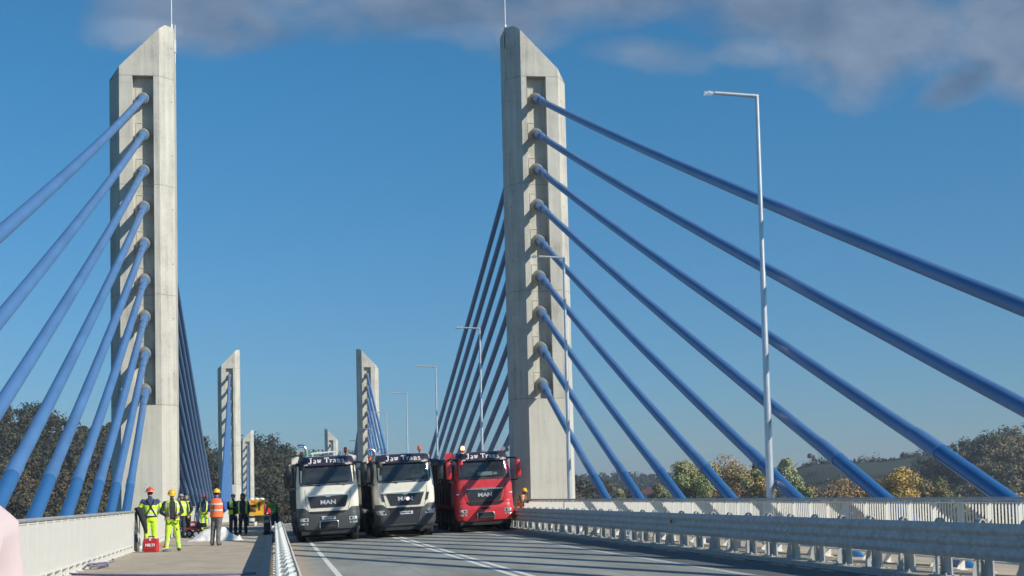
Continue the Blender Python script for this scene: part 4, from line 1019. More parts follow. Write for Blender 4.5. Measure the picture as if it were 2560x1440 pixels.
    for sx, el, wr in hands:
        d = (wr - el).normalized() * s; w = wr * s
        up = V3(0, 0, 1) if abs(d.z) < 0.8 * s else V3(0, -1, 0)
        side = d.cross(up).normalized(); nrm = side.cross(d).normalized()
        dn = d.normalized(); M3 = Matrix((side, dn, nrm)).transposed().to_4x4(); M3.translation = w
        hb.ell((0, 0.05 * s, 0), (0.042 * s, 0.055 * s, 0.018 * s), 12, 8, M=M3)
        for k, (fx, fl) in enumerate(((-.030, .062), (-.010, .072), (.011, .068), (.030, .052))):
            q0 = V3(fx, .085, 0) * s; q1 = V3(fx * 1.08, .085 + fl * .5, -.008 - .004 * k) * s; q2 = V3(fx * 1.05, .085 + fl * .85, -.030 - .004 * k) * s
            hb.tube([q0, q1, q2], [.0095 * s, .009 * s, .007 * s], 6, M=M3)
        hb.tube([V3(sx * -.036, .03, 0) * s, V3(sx * -.062, .062, -.010) * s, V3(sx * -.060, .092, -.018) * s], [.012 * s, .010 * s, .008 * s], 6, M=M3)
    hv = [bm.verts.new(p) for p in hb.v]
    nb0 = len(bm.faces)
    for f in hb.f:
        try: bm.faces.new([hv[i] for i in f])
        except ValueError: pass
    # eyes, brows and mouth
    eb = MB()
    for sx in (-1, 1): eb.ell((sx * .030 * s, -.082 * s, .030 * s), (.010 * s, .008 * s, .006 * s), 8, 4, M=hM); eb.ell((sx * .030 * s, -.088 * s, .048 * s), (.017 * s, .006 * s, .004 * s), 8, 4, M=hM)
    ne = len(eb.f); eb.ell((0, -.090 * s, -.034 * s), (.022 * s, .008 * s, .006 * s), 8, 4, M=hM)
    bm.faces.ensure_lookup_table(); nb1 = len(bm.faces)
    ev = [bm.verts.new(p) for p in eb.v]
    for f in eb.f:
        try: bm.faces.new([ev[i] for i in f])
        except ValueError: pass
    bm.faces.ensure_lookup_table()
    def dist(p, a, c, r0, r1):
        d = c - a; t = max(0, min(1, (p - a).dot(d) / max(1e-9, d.dot(d)))); return (p - (a + d * t)).length - (r0 + (r1 - r0) * t), t
    hinv = hM.inverted()
    for i, f in enumerate(bm.faces):
        f.smooth = True
        if i >= nb1: f.material_index = 6 if i < nb1 + ne else 7; continue
        if i >= nb0: f.material_index = 0; continue
        c = f.calc_center_median(); best = None
        for (k, a, q, r0, r1) in prims:
            d_, t = dist(c, a, q, r0, r1)
            if best is None or d_ < best[0]: best = (d_, k, t)
        k, t = best[1], best[2]; z = c.z / s; mi = 1
        if k == 'head' or (k == 'neck' and t > .3):
            mi = 0; l = hinv @ c
            if l.z > 0.085 * s or (l.y > 0.02 * s and l.z > -0.03 * s): mi = 8
            if beard and l.z < -0.03 * s and l.y < 0.0: mi = 8
        elif k in ('leg', 'shin'):
            mi = 2
            if legstripe and k == 'shin' and (0.30 < t < 0.42 or 0.62 < t < 0.74): mi = 4
        elif k == 'boot': mi = 3
        elif k == 'torso':
            mi = 1 if z > 0.93 else 2
            if yoke and z > 1.30: mi = 5
            if jstripe and (1.02 < z < 1.06 or 1.12 < z < 1.16): mi = 4
        elif k == 'arm':
            mi = 1
            if yoke and t < .25 and z > 1.33: mi = 5
            if jstripe and z < 1.2 and .45 < t < .6: mi = 4
        f.material_index = mi
    m2.materials.clear()
    for m in mats: m2.materials.append(m)
    bm.to_mesh(m2); bm.free()
    m2.name = 'body'
    ob = bpy.data.objects.new('body', m2); COL.objects.link(ob); ob.parent = P
    # vest
    if vest is not None:
        vb = MB(); n = 28; g = vest_open
        lev = [(pel + V3(0, 0, -0.02), .222, .178), (waist + V3(0, 0, -.02), .214, .170), (waist + V3(0, 0, .03), .212, .168), (waist + V3(0, 0, .08), .214, .168), (chest + V3(0, 0, -.08), .224, .174), (chest, .236, .178), (chest + V3(0, -.02 * ly, .06), .238, .172), (shl + V3(0, 0, -.02), .215, .155), (shl + V3(0, 0, .045), .170, .120), (shl + V3(0, -.02 * ly, .07), .085, .080)]
        R = []
        for c, rx, ry in lev:
            gg = g * (1 if c.z < 1.4 else 1.0)
            a0 = -math.pi / 2 + gg; a1 = -math.pi / 2 + 2 * math.pi - gg
            R.append([((c.x + rx * math.cos(a0 + (a1 - a0) * k / n)) * s, (c.y + ry * math.sin(a0 + (a1 - a0) * k / n)) * s, c.z * s) for k in range(n + 1)])
        Ri = [[(p[0] * .97, c_[0].y * s + (p[1] - c_[0].y * s) * .96, p[2]) for p in r] for r, c_ in zip(R, lev)]
        vb.rings(R, closed=False, cap=False); nf = len(vb.f)
        vb.rings(Ri, closed=False, cap=False)
        vb.rings([R[0], Ri[0]], closed=False, cap=False)
        for e in (0, -1): vb.rings([[r[e] for r in R], [r[e] for r in Ri]], closed=False, cap=False)
        for i in range(nf):
            if i // n in (2, 5): vb.m[i] = 1
            if g and (i % n in (1, n - 2)) and i // n > 4: vb.m[i] = 1
        vb.build('vest', [vest, REFL], P, smooth=60)
    # headgear
    if hat in ('red', 'yellow'):
        m = HRED if hat == 'red' else HYEL; hb = MB(); R = []
        for z, r in ((.055, .112), (.075, .112), (.105, .107), (.135, .092), (.160, .066), (.174, .034), (.178, .004)):
            R.append([(r * math.cos(a) * s, (r * 1.16 * math.sin(a) + .008) * s, z * s) for a in [2 * math.pi * k / 24 for k in range(24)]])
        hb.rings(R, cap=False, M=hM)
        B0 = []; B1 = []
        for k in range(25):
            a = 2 * math.pi * k / 24; e = .018 + (.055 if math.sin(a) < -0.3 else 0) * max(0, -math.sin(a) - .3) / .7
            B0.append((.111 * math.cos(a) * s, (.111 * 1.16 * math.sin(a) + .008) * s, .056 * s)); B1.append(((.111 + e) * math.cos(a) * s, ((.111 * 1.16 + e) * math.sin(a) + .008) * s, (.050) * s))
        hb.rings([B0, B1, [(p[0], p[1], p[2] - .006 * s) for p in B1], [(p[0], p[1], p[2] - .006 * s) for p in B0]], closed=False, cap=False, M=hM)
        hb.tube([(0, -.115 * s, .10 * s), (0, -.08 * s, .155 * s), (0, 0, .184 * s), (0, .08 * s, .158 * s), (0, .12 * s, .10 * s)], .012 * s, 6, M=hM)
        hh = hb.build('helmet', m, P, smooth=50)
        if hat == 'red' and tools:
            hb = MB(); hb.tube([(sx * .114 * math.cos(a) * s, (.13 * math.sin(a) + .008) * s, .062 * s) for a, sx in [(2 * math.pi * k / 20, 1) for k in range(21)]], .010 * s, 5, M=hM); hb.build('helmet_band', REFL, hh)
    elif hat in ('cap', 'greycap'):
        m = BLK if hat == 'cap' else GCAP; hb = MB(); R = []
        for z, r in ((.05, .098), (.09, .097), (.125, .082), (.150, .050), (.158, .004)): R.append([(r * math.cos(a) * s, (r * 1.12 * math.sin(a) + .008) * s, z * s) for a in [2 * math.pi * k / 20 for k in range(20)]])
        hb.rings(R, cap=False, M=hM)
        hb.prism([(x * s, y * s) for x, y in ((-.075, -.07), (-.06, -.15), (0, -.175), (.06, -.15), (.075, -.07))], 2, .060 * s, .068 * s, M=hM)
        hb.build('cap', m, P, smooth=50)
    if hood:
        hb = MB(); R = []
        for z, r, y in ((-.12, .13, .03), (-.06, .115, .03), (0, .108, .03), (.06, .110, .025), (.11, .098, .02), (.15, .06, .02), (.162, .004, .02)):
            a0 = -math.pi / 2 + (.62 if z < .1 else .0); a1 = -math.pi / 2 + 2 * math.pi - (.62 if z < .1 else .0)
            R.append([(r * math.cos(a0 + (a1 - a0) * k / 20) * s, (r * 1.15 * math.sin(a0 + (a1 - a0) * k / 20) + y) * s, z * s) for k in range(21)])
        hb.rings(R, closed=False, cap=False, M=hM); hb.build('hood', BLK, P, smooth=60)
    if harness:
        hb = MB()
        def st(pts, r=.016): hb.tube([V3(*q) * s for q in pts], r * s, 6)
        st([(.175, -.04, .95), (.13, -.125, .80), (.02, -.115, .86)]); st([(-.175, -.04, .95), (-.13, -.125, .80), (-.02, -.115, .86)])
        for sx in (-1, 1): st([(sx * .11, -.165, 1.0), (sx * .12, -.16, 1.2), (sx * .115, -.13, 1.42), (sx * .1, .10, 1.44), (0, .165, 1.25), (sx * -.14, .12, 1.0)])
        st([(.19 * math.cos(a), .155 * math.sin(a), .98) for a in [2 * math.pi * k / 20 for k in range(21)]], .02)
        st([(.10, .10, .98), (.16, .16, .80), (.12, .14, .62), (.19, .05, .66)], .012); st([(.08, -.03, .80), (.14, -.105, .62), (.19, -.02, .60)], .02)
        hb.build('safety_harness', STRAP, P)
    if vest_mark:
        hb = MB(); hb.prism([((.03 + .02 * math.cos(a)) * s, (1.27 + .03 * math.sin(a)) * s) for a in [2 * math.pi * k / 8 for k in range(8)]], 1, .176 * s, .190 * s); hb.tube([(.02 * s, .184 * s, 1.24 * s), (.05 * s, .184 * s, 1.08 * s)], .010 * s, 5); hb.build('harness_clip', STRAP, P)
    return P
PZ = 0.304
def at_px(x, Yd, z=PZ):
    p = atY(x, 1300, Yd); return (p.x, Yd, z)
R_ = math.radians
make_person('person in red helmet, yellow jacket with navy shoulders, back turned, behind the tool case', at_px(376, 45.4), R_(180 + 12), 1.90, HIVIS, HIVIS, hat='red', tools=True, yoke=NAVY, jstripe=True, legstripe=True, harness=True,
            arms={'l': ((0.30, -0.06, 1.18), (0.16, -0.28, 1.16)), 'r': ((-0.33, -0.10, 1.20), (-0.28, -0.36, 1.10))}, lean=0.1, head_yaw=R_(25))
make_person('person in yellow helmet and open yellow vest over black, looking down at their hands', at_px(430, 44.1), R_(8), 1.80, BLK, HIVIS, vest=HIVIS, vest_open=0.42, hat='yellow', legstripe=True, harness=True, head_pitch=R_(16),
            arms={'l': ((0.30, 0.02, 1.16), (0.17, -0.22, 1.05)), 'r': ((-0.31, 0.0, 1.16), (-0.16, -0.26, 1.02))}, legs={'l': ((0.15, -0.02, 0.50), (0.19, 0.03, 0.09)), 'r': ((-0.13, -0.02, 0.50), (-0.17, 0.0, 0.09))})
make_person('person in grey cap and yellow vest, half hidden behind the looking down worker', at_px(453, 60.0), R_(20), 1.78, DBLUE, DBLUE, vest=HIVIS, hat='greycap')
make_person('bareheaded person in dark clothes and yellow striped vest, side on, hands in pockets', at_px(468, 61.5), R_(-50), 1.78, BLK, BLK, vest=HIVIS, head_yaw=R_(30),
            arms={'l': ((0.27, 0.05, 1.14), (0.20, -0.06, 0.94)), 'r': ((-0.27, 0.05, 1.14), (-0.20, -0.06, 0.94))})
make_person('person in red helmet and yellow work trousers standing behind the white sheet', at_px(511, 74.0), R_(-10), 1.78, NAVY, HIVIS, vest=HIVIS, vest_open=0.5, hat='red', harness=True, legstripe=True,
            arms={'l': ((0.27, -0.02, 1.14), (0.23, -0.20, 0.95)), 'r': ((-0.33, 0.0, 1.16), (-0.36, -0.10, 0.92))})
make_person('person in orange vest, yellow helmet and grey trousers, seen from behind', at_px(542, 48.4), R_(180 - 16), 1.84, BLUEF, GRYF, vest=HIORG, hat='yellow', vest_mark=True,
            arms={'l': ((0.26, -0.03, 1.14), (0.14, -0.20, 1.06)), 'r': ((-0.27, -0.03, 1.14), (-0.14, -0.20, 1.06))}, legs={'l': ((0.14, -0.05, 0.50), (0.17, -0.02, 0.09)), 'r': ((-0.05, 0.0, 0.50), (-0.06, 0.06, 0.09))})
make_person('person in black cap and yellow vest with folded arms, left of the hooded one', at_px(583, 63.0), R_(25), 1.74, BLK, DBLUE, vest=HIVIS, vest_open=0.35, hat='cap', head_yaw=R_(20),
            arms={'l': ((0.26, -0.06, 1.16), (0.02, -0.22, 1.20)), 'r': ((-0.26, -0.06, 1.16), (-0.02, -0.25, 1.16))})
make_person('person in a black hood and open yellow vest over long black clothes', at_px(607.5, 62.6), R_(-6), 1.76, BLK, BLK, vest=HIVIS, vest_open=0.62, hood=True)
make_person('person in green jacket bending beside the first truck at the barrier end', (0.0, 64.0, 0.30), R_(-35), 1.66, GREENF, NAVY, lean=0.8, head_yaw=R_(10), jstripe=True,
            arms={'l': ((0.27, -0.30, 1.08), (0.18, -0.46, 0.92)), 'r': ((-0.27, -0.30, 1.08), (-0.16, -0.50, 0.95))})
make_person('person in yellow helmet and orange vest leaning on the end of the right railing', (atY(1301, 1260, 64.6).x, 64.6, 0.31), R_(52), 1.74, OLIVE, OLIVE, vest=HIORG, vest_open=0.25, hat='yellow', lean=0.45, head_pitch=R_(14), beard=True,
            arms={'l': ((0.24, -0.22, 1.12), (0.20, -0.46, 1.20)), 'r': ((-0.24, -0.20, 1.10), (-0.12, -0.46, 1.18))})
make_person('driver in hi-vis yellow sitting behind the windscreen of the middle truck', (5.33 + 0.60, 59.0 + 1.25, rz(5.33) + 1.37), R_(0), 1.75, HIVIS, NAVY, lean=0.25, jstripe=True,
            arms={'l': ((0.26, -0.20, 1.16), (0.14, -0.42, 1.22)), 'r': ((-0.26, -0.20, 1.16), (-0.14, -0.42, 1.24))}, legs={'l': ((0.12, -0.42, 0.90), (0.12, -0.50, 0.55)), 'r': ((-0.12, -0.42, 0.90), (-0.12, -0.50, 0.55))})

# ------------------------------------------------------------------ things on the left pavement
MCASE = mat('red_case_plastic', (0.55, 0.03, 0.04), 0.4, var=0.08); MCASED = mat('dark_red_plastic', (0.38, 0.02, 0.03), 0.45)
c = atZ(379, 1380, PZ)
t = thing('tool_case', 'red plastic tool case with black carry handle standing on the pavement', 'tool case', (c.x, 43.7, PZ), (0, 0, R_(-14)))
b = MB(); b.bbox(-0.21, 0.21, -0.10, 0.10, 0.0, 0.40, 0.02); sh = b.build('shell', MCASE, t)
b = MB(); b.box(-0.212, 0.212, -0.012, 0.012, 0.02, 0.39); b.box(-0.15, 0.15, -0.108, -0.10, 0.06, 0.10); b.build('seam', MCASED, t, smooth=0)
b = MB(); b.tube([(-0.09, 0, 0.40), (-0.085, 0, 0.46), (0.085, 0, 0.46), (0.09, 0, 0.40)], 0.016, 8); b.build('handle', MBLACK, t)
b = MB(); b.bbox(-0.03, 0.03, -0.115, -0.10, 0.34, 0.39, 0.005); b.build('latch', MPLT, t)
lettering('HILTI', 0.105, MTXT, sh, (0.0, -0.108, 0.205), 90, 0.005, sx=1.15)
c = atZ(404, 1377, PZ)
t = thing('hand_tool', 'small orange battery tool lying beside the red case', 'tool', (-3.22, 44.1, PZ))
b = MB(); b.tube([(-0.08, 0, 0.17), (0.08, 0, 0.17)], [0.06, 0.045], 10); b.tube([(0.0, 0, 0.15), (0.02, 0, 0.02)], 0.03, 8); b.build('housing', HIORG, t)
b = MB(); b.tube([(0.08, 0, 0.17), (0.14, 0, 0.17)], [0.035, 0.02], 8); b.bbox(-0.05, 0.07, -0.04, 0.04, 0, 0.05, 0.01); b.build('battery_and_chuck', MBLACK, t)
# black post with the jacket over it, buckets and bottles at its foot
t = thing('steel_post', 'dark steel post closing the near end of the left railing gap', 'post', (-4.16, 45.25, 0.30))
b = MB(); b.box(-0.035, 0.035, -0.05, 0.05, 0.0, 1.26); b.box(-0.09, 0.09, -0.09, 0.09, 0, 0.02); b.box(-0.05, 0.05, -0.06, 0.06, 1.26, 1.30); b.build('column', mat('weathered_dark_steel', (0.12, 0.10, 0.09), 0.7, var=0.3), t, smooth=0)
b = MB(); b.tube([(0.10, 0, 0.02), (0.10, 0, 1.15)], 0.018, 6); b.tube([(0.05, 0.02, 0.02), (0.05, 0.02, 0.7)], 0.012, 6); b.build('rod', MGALVL, t)
t = thing('jacket', 'black jacket hanging over the dark post by the left railing', 'jacket', (-4.05, 45.15, 0.30))
b = MB(); R = []
for z, cx, wx, wy in ((0.52, 0.30, 0.03, 0.03), (0.62, 0.26, 0.07, 0.05), (0.80, 0.20, 0.11, 0.06), (1.0, 0.12, 0.13, 0.07), (1.15, 0.06, 0.15, 0.08), (1.26, 0.0, 0.16, 0.09), (1.31, -0.04, 0.13, 0.08), (1.33, -0.05, 0.04, 0.04)):
    R.append([(cx * .7 + wx * .75 * math.cos(a) * (1 + .12 * math.sin(5 * a + z * 9)), wy * math.sin(a) * (1 + .15 * math.cos(4 * a + z * 7)), z) for a in [2 * math.pi * k / 20 for k in range(20)]])
b.rings(R); b.build('cloth', BLK, t, smooth=60)
t = thing('bucket', 'small grey metal bucket at the foot of the dark post', 'bucket', (-4.15, 44.75, PZ))
b = MB(); b.tube([(0, 0, 0), (0, 0, 0.26), (0, 0, 0.27)], [0.10, 0.125, 0.135], 18); b.build('pail', mat('grey_zinc', (0.24, 0.23, 0.22), 0.6, 0.3, var=0.3), t)
b = MB(); b.tube([(0.13 * math.cos(a), 0.0, 0.26 + 0.10 * math.sin(a)) for a in [math.pi * k / 10 for k in range(11)]], 0.006, 5); b.build('handle', MBLACK, t)
t = thing('bottle', 'clear plastic bottle with pale label standing right of the bucket', 'bottle', (-3.98, 44.55, PZ))
b = MB(); b.tube([(0, 0, 0), (0, 0, 0.2), (0, 0, 0.27), (0, 0, 0.30)], [0.045, 0.045, 0.016, 0.016], 14); b.build('body', MWRAP, t); b = MB(); b.tube([(0, 0, 0.09), (0, 0, 0.17)], 0.047, 14); b.build('label_band', MTXT, t)
b = MB(); b.tube([(0, 0, 0.30), (0, 0, 0.325)], 0.018, 10); b.build('lid', MTXT, t)
t = thing('spray_can', 'slim red spray can standing against the left railing', 'spray can', (-3.95, 45.3, PZ))
b = MB(); b.tube([(0, 0, 0), (0, 0, 0.24), (0, 0, 0.27)], [0.035, 0.035, 0.02], 12); b.build('can', mat('dusty_red_paint', (0.45, 0.14, 0.10), 0.5), t); b = MB(); b.tube([(0, 0, 0.27), (0, 0, 0.31)], 0.02, 10); b.build('cap', MTXT, t)
# rubble / tools at the feet of the looking down worker
t = thing('wrench_bag', 'open grey tool bag lying by the boots of the looking down worker', 'tool bag', (-3.15, 43.85, PZ))
b = MB(); R = []
for z, w, d in ((0, .12, .08), (.03, .13, .09), (.06, .11, .06), (.075, .08, .03)): R.append([(w * math.cos(a) * (1 + .1 * math.sin(3 * a)), d * math.sin(a) * (1 + .12 * math.cos(5 * a)), z) for a in [2 * math.pi * k / 18 for k in range(18)]])
b.rings(R); b.build('bag', GRYF, t, smooth=60); b = MB(); b.tube([(-.12, -.02, .07), (.02, .02, .11)], .012, 6); b.tube([(0, 0, .07), (.14, -.03, .12)], .010, 6); b.build('tools', MGALVL, t)
# petrol saw on a wheel
t = thing('road_saw', 'red petrol concrete saw with small wheels behind the white sheet', 'machine', (-3.25, 60.2, PZ), (0, 0, R_(-20)))
MSAW = mat('faded_red_machine_paint', (0.33, 0.05, 0.06), 0.5, var=0.2, scale=6)
b = MB(); b.bbox(-0.42, 0.25, -0.22, 0.22, 0.30, 0.40, 0.02); b.bbox(-0.12, 0.20, -0.18, 0.18, 0.40, 0.66, 0.03); b.build('frame', MSAW, t, smooth=0)
b = MB(); b.bbox(0.22, 0.50, -0.16, 0.16, 0.40, 0.58, 0.03); b.tube([(0.36, -0.16, 0.5), (0.36, -0.24, 0.5)], 0.09, 12); b.build('engine', MBLACK, t)
b = MB(); b.tube([(-0.36, 0.18, 0.36), (-0.52, 0.18, 0.80), (-0.66, 0.18, 0.86)], 0.018, 6); b.tube([(-0.36, -0.18, 0.36), (-0.52, -0.18, 0.80), (-0.66, -0.18, 0.86)], 0.018, 6); b.build('handlebar', MBLACK, t)
for y_ in (-0.26, 0.26):
    for x_ in (-0.30, 0.20):
        b = MB(); b.tube([(x_, y_ - 0.035, 0.15), (x_, y_ + 0.035, 0.15)], 0.15, 18); w_ = b.build('wheel', MRUB, t); b = MB(); b.tube([(x_, y_ - 0.04, 0.15), (x_, y_ + 0.04, 0.15)], 0.085, 14); b.build('rim', MGALVL, w_)
b = MB(); b.bbox(-0.06, 0.12, -0.185, -0.18, 0.48, 0.58, 0.001); b.build('tag', MTXT, t)
# crumpled white sheet
t = MB(); random.seed(11); nx, ny = 54, 30; Vv = []
for j in range(ny + 1):
    for i in range(nx + 1):
        x = -1.0 + 2.0 * i / nx; y = -0.6 + 1.2 * j / ny
        h = 0.40 * math.exp(-((x + 0.30) / 0.42) ** 2 - (y / .42) ** 2) + 0.38 * math.exp(-((x - 0.32) / 0.40) ** 2 - (y / .42) ** 2) + 0.05 * math.exp(-((x - .85) / .2) ** 2)
        n_ = mnoise.fractal(Vector((x * 3.2, y * 3.2, 1.7)), 0.8, 2.1, 4); edge = min(1, min(1 - abs(x), .6 - abs(y)) * 7)
        h = max(0.0, h * (1 + 0.16 * n_) + 0.03 * abs(n_)) * max(0, edge)
        Vv.append((x + .05 * n_, y + .05 * mnoise.noise(Vector((x * 4, y * 4, 9))), h + 0.012))
Fs = [(j * (nx + 1) + i, j * (nx + 1) + i + 1, (j + 1) * (nx + 1) + i + 1, (j + 1) * (nx + 1) + i) for j in range(ny) for i in range(nx)]
t.add(Vv, Fs); nv = len(Vv); rim = [i for i in range(nx + 1)] + [j * (nx + 1) + nx for j in range(1, ny + 1)] + [ny * (nx + 1) + i for i in range(nx - 1, -1, -1)] + [j * (nx + 1) for j in range(ny - 1, 0, -1)]
t.rings([[Vv[i] for i in rim], [(Vv[i][0], Vv[i][1], 0) for i in rim]], cap=False)
c = atZ(540, 1350, PZ)
t.build('plastic_sheet', mat('white_plastic_sheet', (0.72, 0.71, 0.70), 0.4, var=0.06), None, loc=(c.x, 54.6, PZ), smooth=180, label='crumpled white plastic sheet covering a heap on the pavement', category='sheet')
t = thing('plastic_bag', 'small white plastic bag lying at the right end of the sheet', 'bag', (atZ(595, 1352, PZ).x, 54.2, PZ))
b = MB(); b.ell((0, 0, 0.07), (0.10, 0.08, 0.08), 14, 8); b.ell((0.03, 0.0, 0.16), (0.03, 0.03, 0.04), 8, 6); b.build('bag', MTXT, t, smooth=60)
# yellow compressor
MYEL = mat('yellow_machine_paint', (0.74, 0.42, 0.04), 0.45, var=0.12, scale=4)
c = atZ(645, 1310, PZ)
g_ = gz(88)
t = thing('compressor', 'yellow wheeled compressor with white bags on top, beyond the hooded worker', 'compressor', (-1.05, 88.0, PZ + g_))
b = MB(); b.prism([(-0.52, 0.62), (0.42, 0.62), (0.50, 0.75), (0.46, 1.50), (-0.46, 1.50), (-0.50, 0.85)], 1, -0.75, 0.9); b.prism([(-0.62, 0.60), (0.5, 0.60), (0.46, 0.72), (-0.50, 0.78)], 1, -0.85, 0.95); hd = b.build('hood', MYEL, t, smooth=0)
b = MB(); b.box(-0.40, -0.05, -0.765, -0.75, 1.10, 1.24); b.box(-0.40, -0.05, -0.765, -0.75, 0.80, 0.96); b.box(0.10, 0.22, -0.77, -0.75, 0.90, 1.38); b.build('vent', mat('dark_brown_vent', (0.10, 0.06, 0.03)), t, smooth=0)
b = MB(); b.box(-0.30, -0.05, -0.77, -0.755, 1.36, 1.44); b.build('decal', HRED, t, smooth=0)
for x_ in (-0.30, 0.0, 0.30):
    b = MB(); b.ell((x_, 0, 1.56), (0.17, 0.30, 0.09), 12, 6); b.build('sack', MTXT, t, smooth=60)
b = MB(); b.box(-0.5, 0.5, -0.8, 0.9, 0.45, 0.56); b.box(-0.04, 0.04, -1.5, -0.8, 0.40, 0.48); b.tube([(-0.45, -0.6, 0.22), (0.45, -0.6, 0.22)], 0.03, 6); b.box(-0.55, 0.55, -0.9, -0.86, 0.16, 0.22); b.build('chassis', MBLACK, t, smooth=0)
for x_ in (-0.55, 0.55): wheel(t, x_, 0.1, 0.30, 0.16)
b = MB(); b.tube([(-0.1, -0.95, 0.0), (-0.1, -0.95, 0.22)], [0.09, 0.12], 14); b.build('pail', MTXT, t)
t = thing('fuel_can', 'upright red fuel canister just right of the yellow compressor', 'canister', (-0.42, 85.5, PZ + gz(85.5)))
b = MB(); b.bbox(-0.20, 0.20, -0.10, 0.10, 0.62, 1.22, 0.05); b.build('can', mat('bright_red_plastic', (0.75, 0.03, 0.06), 0.4), t); b = MB(); b.box(-0.18, 0.18, -0.1, 0.1, 0, 0.62); b.build('stand', MBLACK, t, smooth=0); b = MB(); b.box(-0.15, 0.05, -0.112, -0.1, 0.68, 0.74); b.build('tag', MTXT, t, smooth=0)
# wheelbarrow-like dark machine beside the barrier
t = thing('plate_compactor', 'black wheeled plate compactor parked by the end of the left barrier', 'machine', (-0.32, 61.6, PZ))
b = MB(); b.bbox(-0.16, 0.16, -0.28, 0.28, 0.0, 0.12, 0.02); b.bbox(-0.14, 0.14, -0.2, 0.2, 0.12, 0.5, 0.04); b.build('body', MBLACK, t)
b = MB(); b.tube([(-0.14, 0.1, 0.45), (-0.18, -0.15, 0.72), (-0.22, -0.3, 0.80)], 0.016, 6); b.tube([(0.14, 0.1, 0.45), (0.12, -0.15, 0.72), (0.10, -0.3, 0.80)], 0.016, 6); b.tube([(-0.22, -0.3, 0.80), (0.10, -0.3, 0.80)], 0.016, 6); b.build('handlebar', MGALVL, t)
b = MB(); b.bbox(-0.09, 0.09, -0.1, 0.08, 0.5, 0.6, 0.02); b.build('engine_cover', MGALV, t)
# white bag caught on the barrier
b = MB(); b.ell((0, 0, 0), (0.07, 0.08, 0.09), 12, 8); b.ell((0.03, 0, -0.07), (0.05, 0.05, 0.06), 10, 6)
b.build('rag', MTXT, None, loc=(-0.06, 49.5, 0.80), smooth=60, label='white rag tied to the left barrier near its far end', category='rag')
# hoses
MHOSE = mat('violet_grey_hose', (0.20, 0.19, 0.30), 0.5, var=0.2)
pts = [atZ(x, y, PZ + 0.02) for x, y in ((150, 1434), (260, 1437), (380, 1438), (480, 1437), (560, 1436), (640, 1433))]
b = MB(); b.tube([tuple(p) for p in pts], 0.022, 8); b.build('hose', MHOSE, None, smooth=60, label='violet grey hose lying across the pavement at the bottom edge', category='hose')
pts = []
for k in range(40):
    a = k / 39 * math.pi * 4.4; pts.append((-4.02 + 0.16 * math.cos(a) + 0.004 * k, 33.4 + 0.9 * math.sin(a) + 0.03 * k, PZ + 0.03 + 0.002 * k + 0.05 * max(0, math.sin(a * 0.5))))
b = MB(); b.tube(pts, 0.02, 7); b.build('cable_coil', MHOSE, None, smooth=60, label='loose coil of violet cable under the left railing', category='cable')
# pale pink sheet in the lower left corner
t = thing('draped_load', 'pale pink sheet draped over a stack in the lower left corner', 'cover', (0, 0, 0))
Yp = 11.0
outl = [(-220, 1120), (-100, 1195), (0, 1262), (26, 1284), (45, 1303), (50, 1330), (55, 1380), (62, 1440), (72, 1510), (84, 1600)]
R = []
for dy, ins in ((-0.35, 60), (-0.25, 42), (-0.12, 20), (-0.04, 7), (0.0, 0), (0.3, 0), (0.9, 6)):
    row = []
    for k, (x, y) in enumerate(outl):
        e = ins * (1 + 0.35 * math.sin(k * 1.3 + dy * 4))
        p = atY(x - e, y + e * 0.55, Yp + dy); row.append((p.x, p.y + 0.03 * math.sin(k * 2.1), p.z))
    R.append(row)
b = MB(); b.rings(R, closed=False, cap=False)
R2 = [[(q[0] - 1.2 * f_, q[1] - 0.55 * f_, q[2] - .25 * f_ * f_) for q in R[0]] for f_ in (0, .3, .65, 1.0)]
b.rings(R2, closed=False, cap=False)
b.build('cover', MPINK, t, smooth=70)
# ------------------------------------------------------------------ land, hills and trees
b = MB(); b.add([(-3500, -600, -14), (3500, -600, -14), (3500, 6000, -14), (-3500, 6000, -14)], [(0, 1, 2, 3)]); b.build('ground', MGRASS, None, kind='structure', smooth=0)
def leafmat(name):
    m, nt, b = nodes(name); N, L = nt.nodes, nt.links
    a = N.new('ShaderNodeAttribute'); a.attribute_name = 'leaf'; L.new(a.outputs['Color'], b.inputs['Base Color'])
    b.inputs['Roughness'].default_value = 0.75; b.inputs['Specular IOR Level'].default_value = 0.25
    return m
MLEAF = leafmat('leaves'); MBARK = mat('bark', (0.10, 0.08, 0.06), 0.9, var=0.3)
MHILL = mat('hill_grass', (0.010, 0.024, 0.018), 0.95, var=0.25, scale=0.02, col2=(0.017, 0.034, 0.022))  # very dark green: the shade on this slope is put into the colour
MHILLW = mat('woodland_floor', (0.035, 0.035, 0.022), 0.95, var=0.25, scale=0.05)
rng = np.random.default_rng(7)
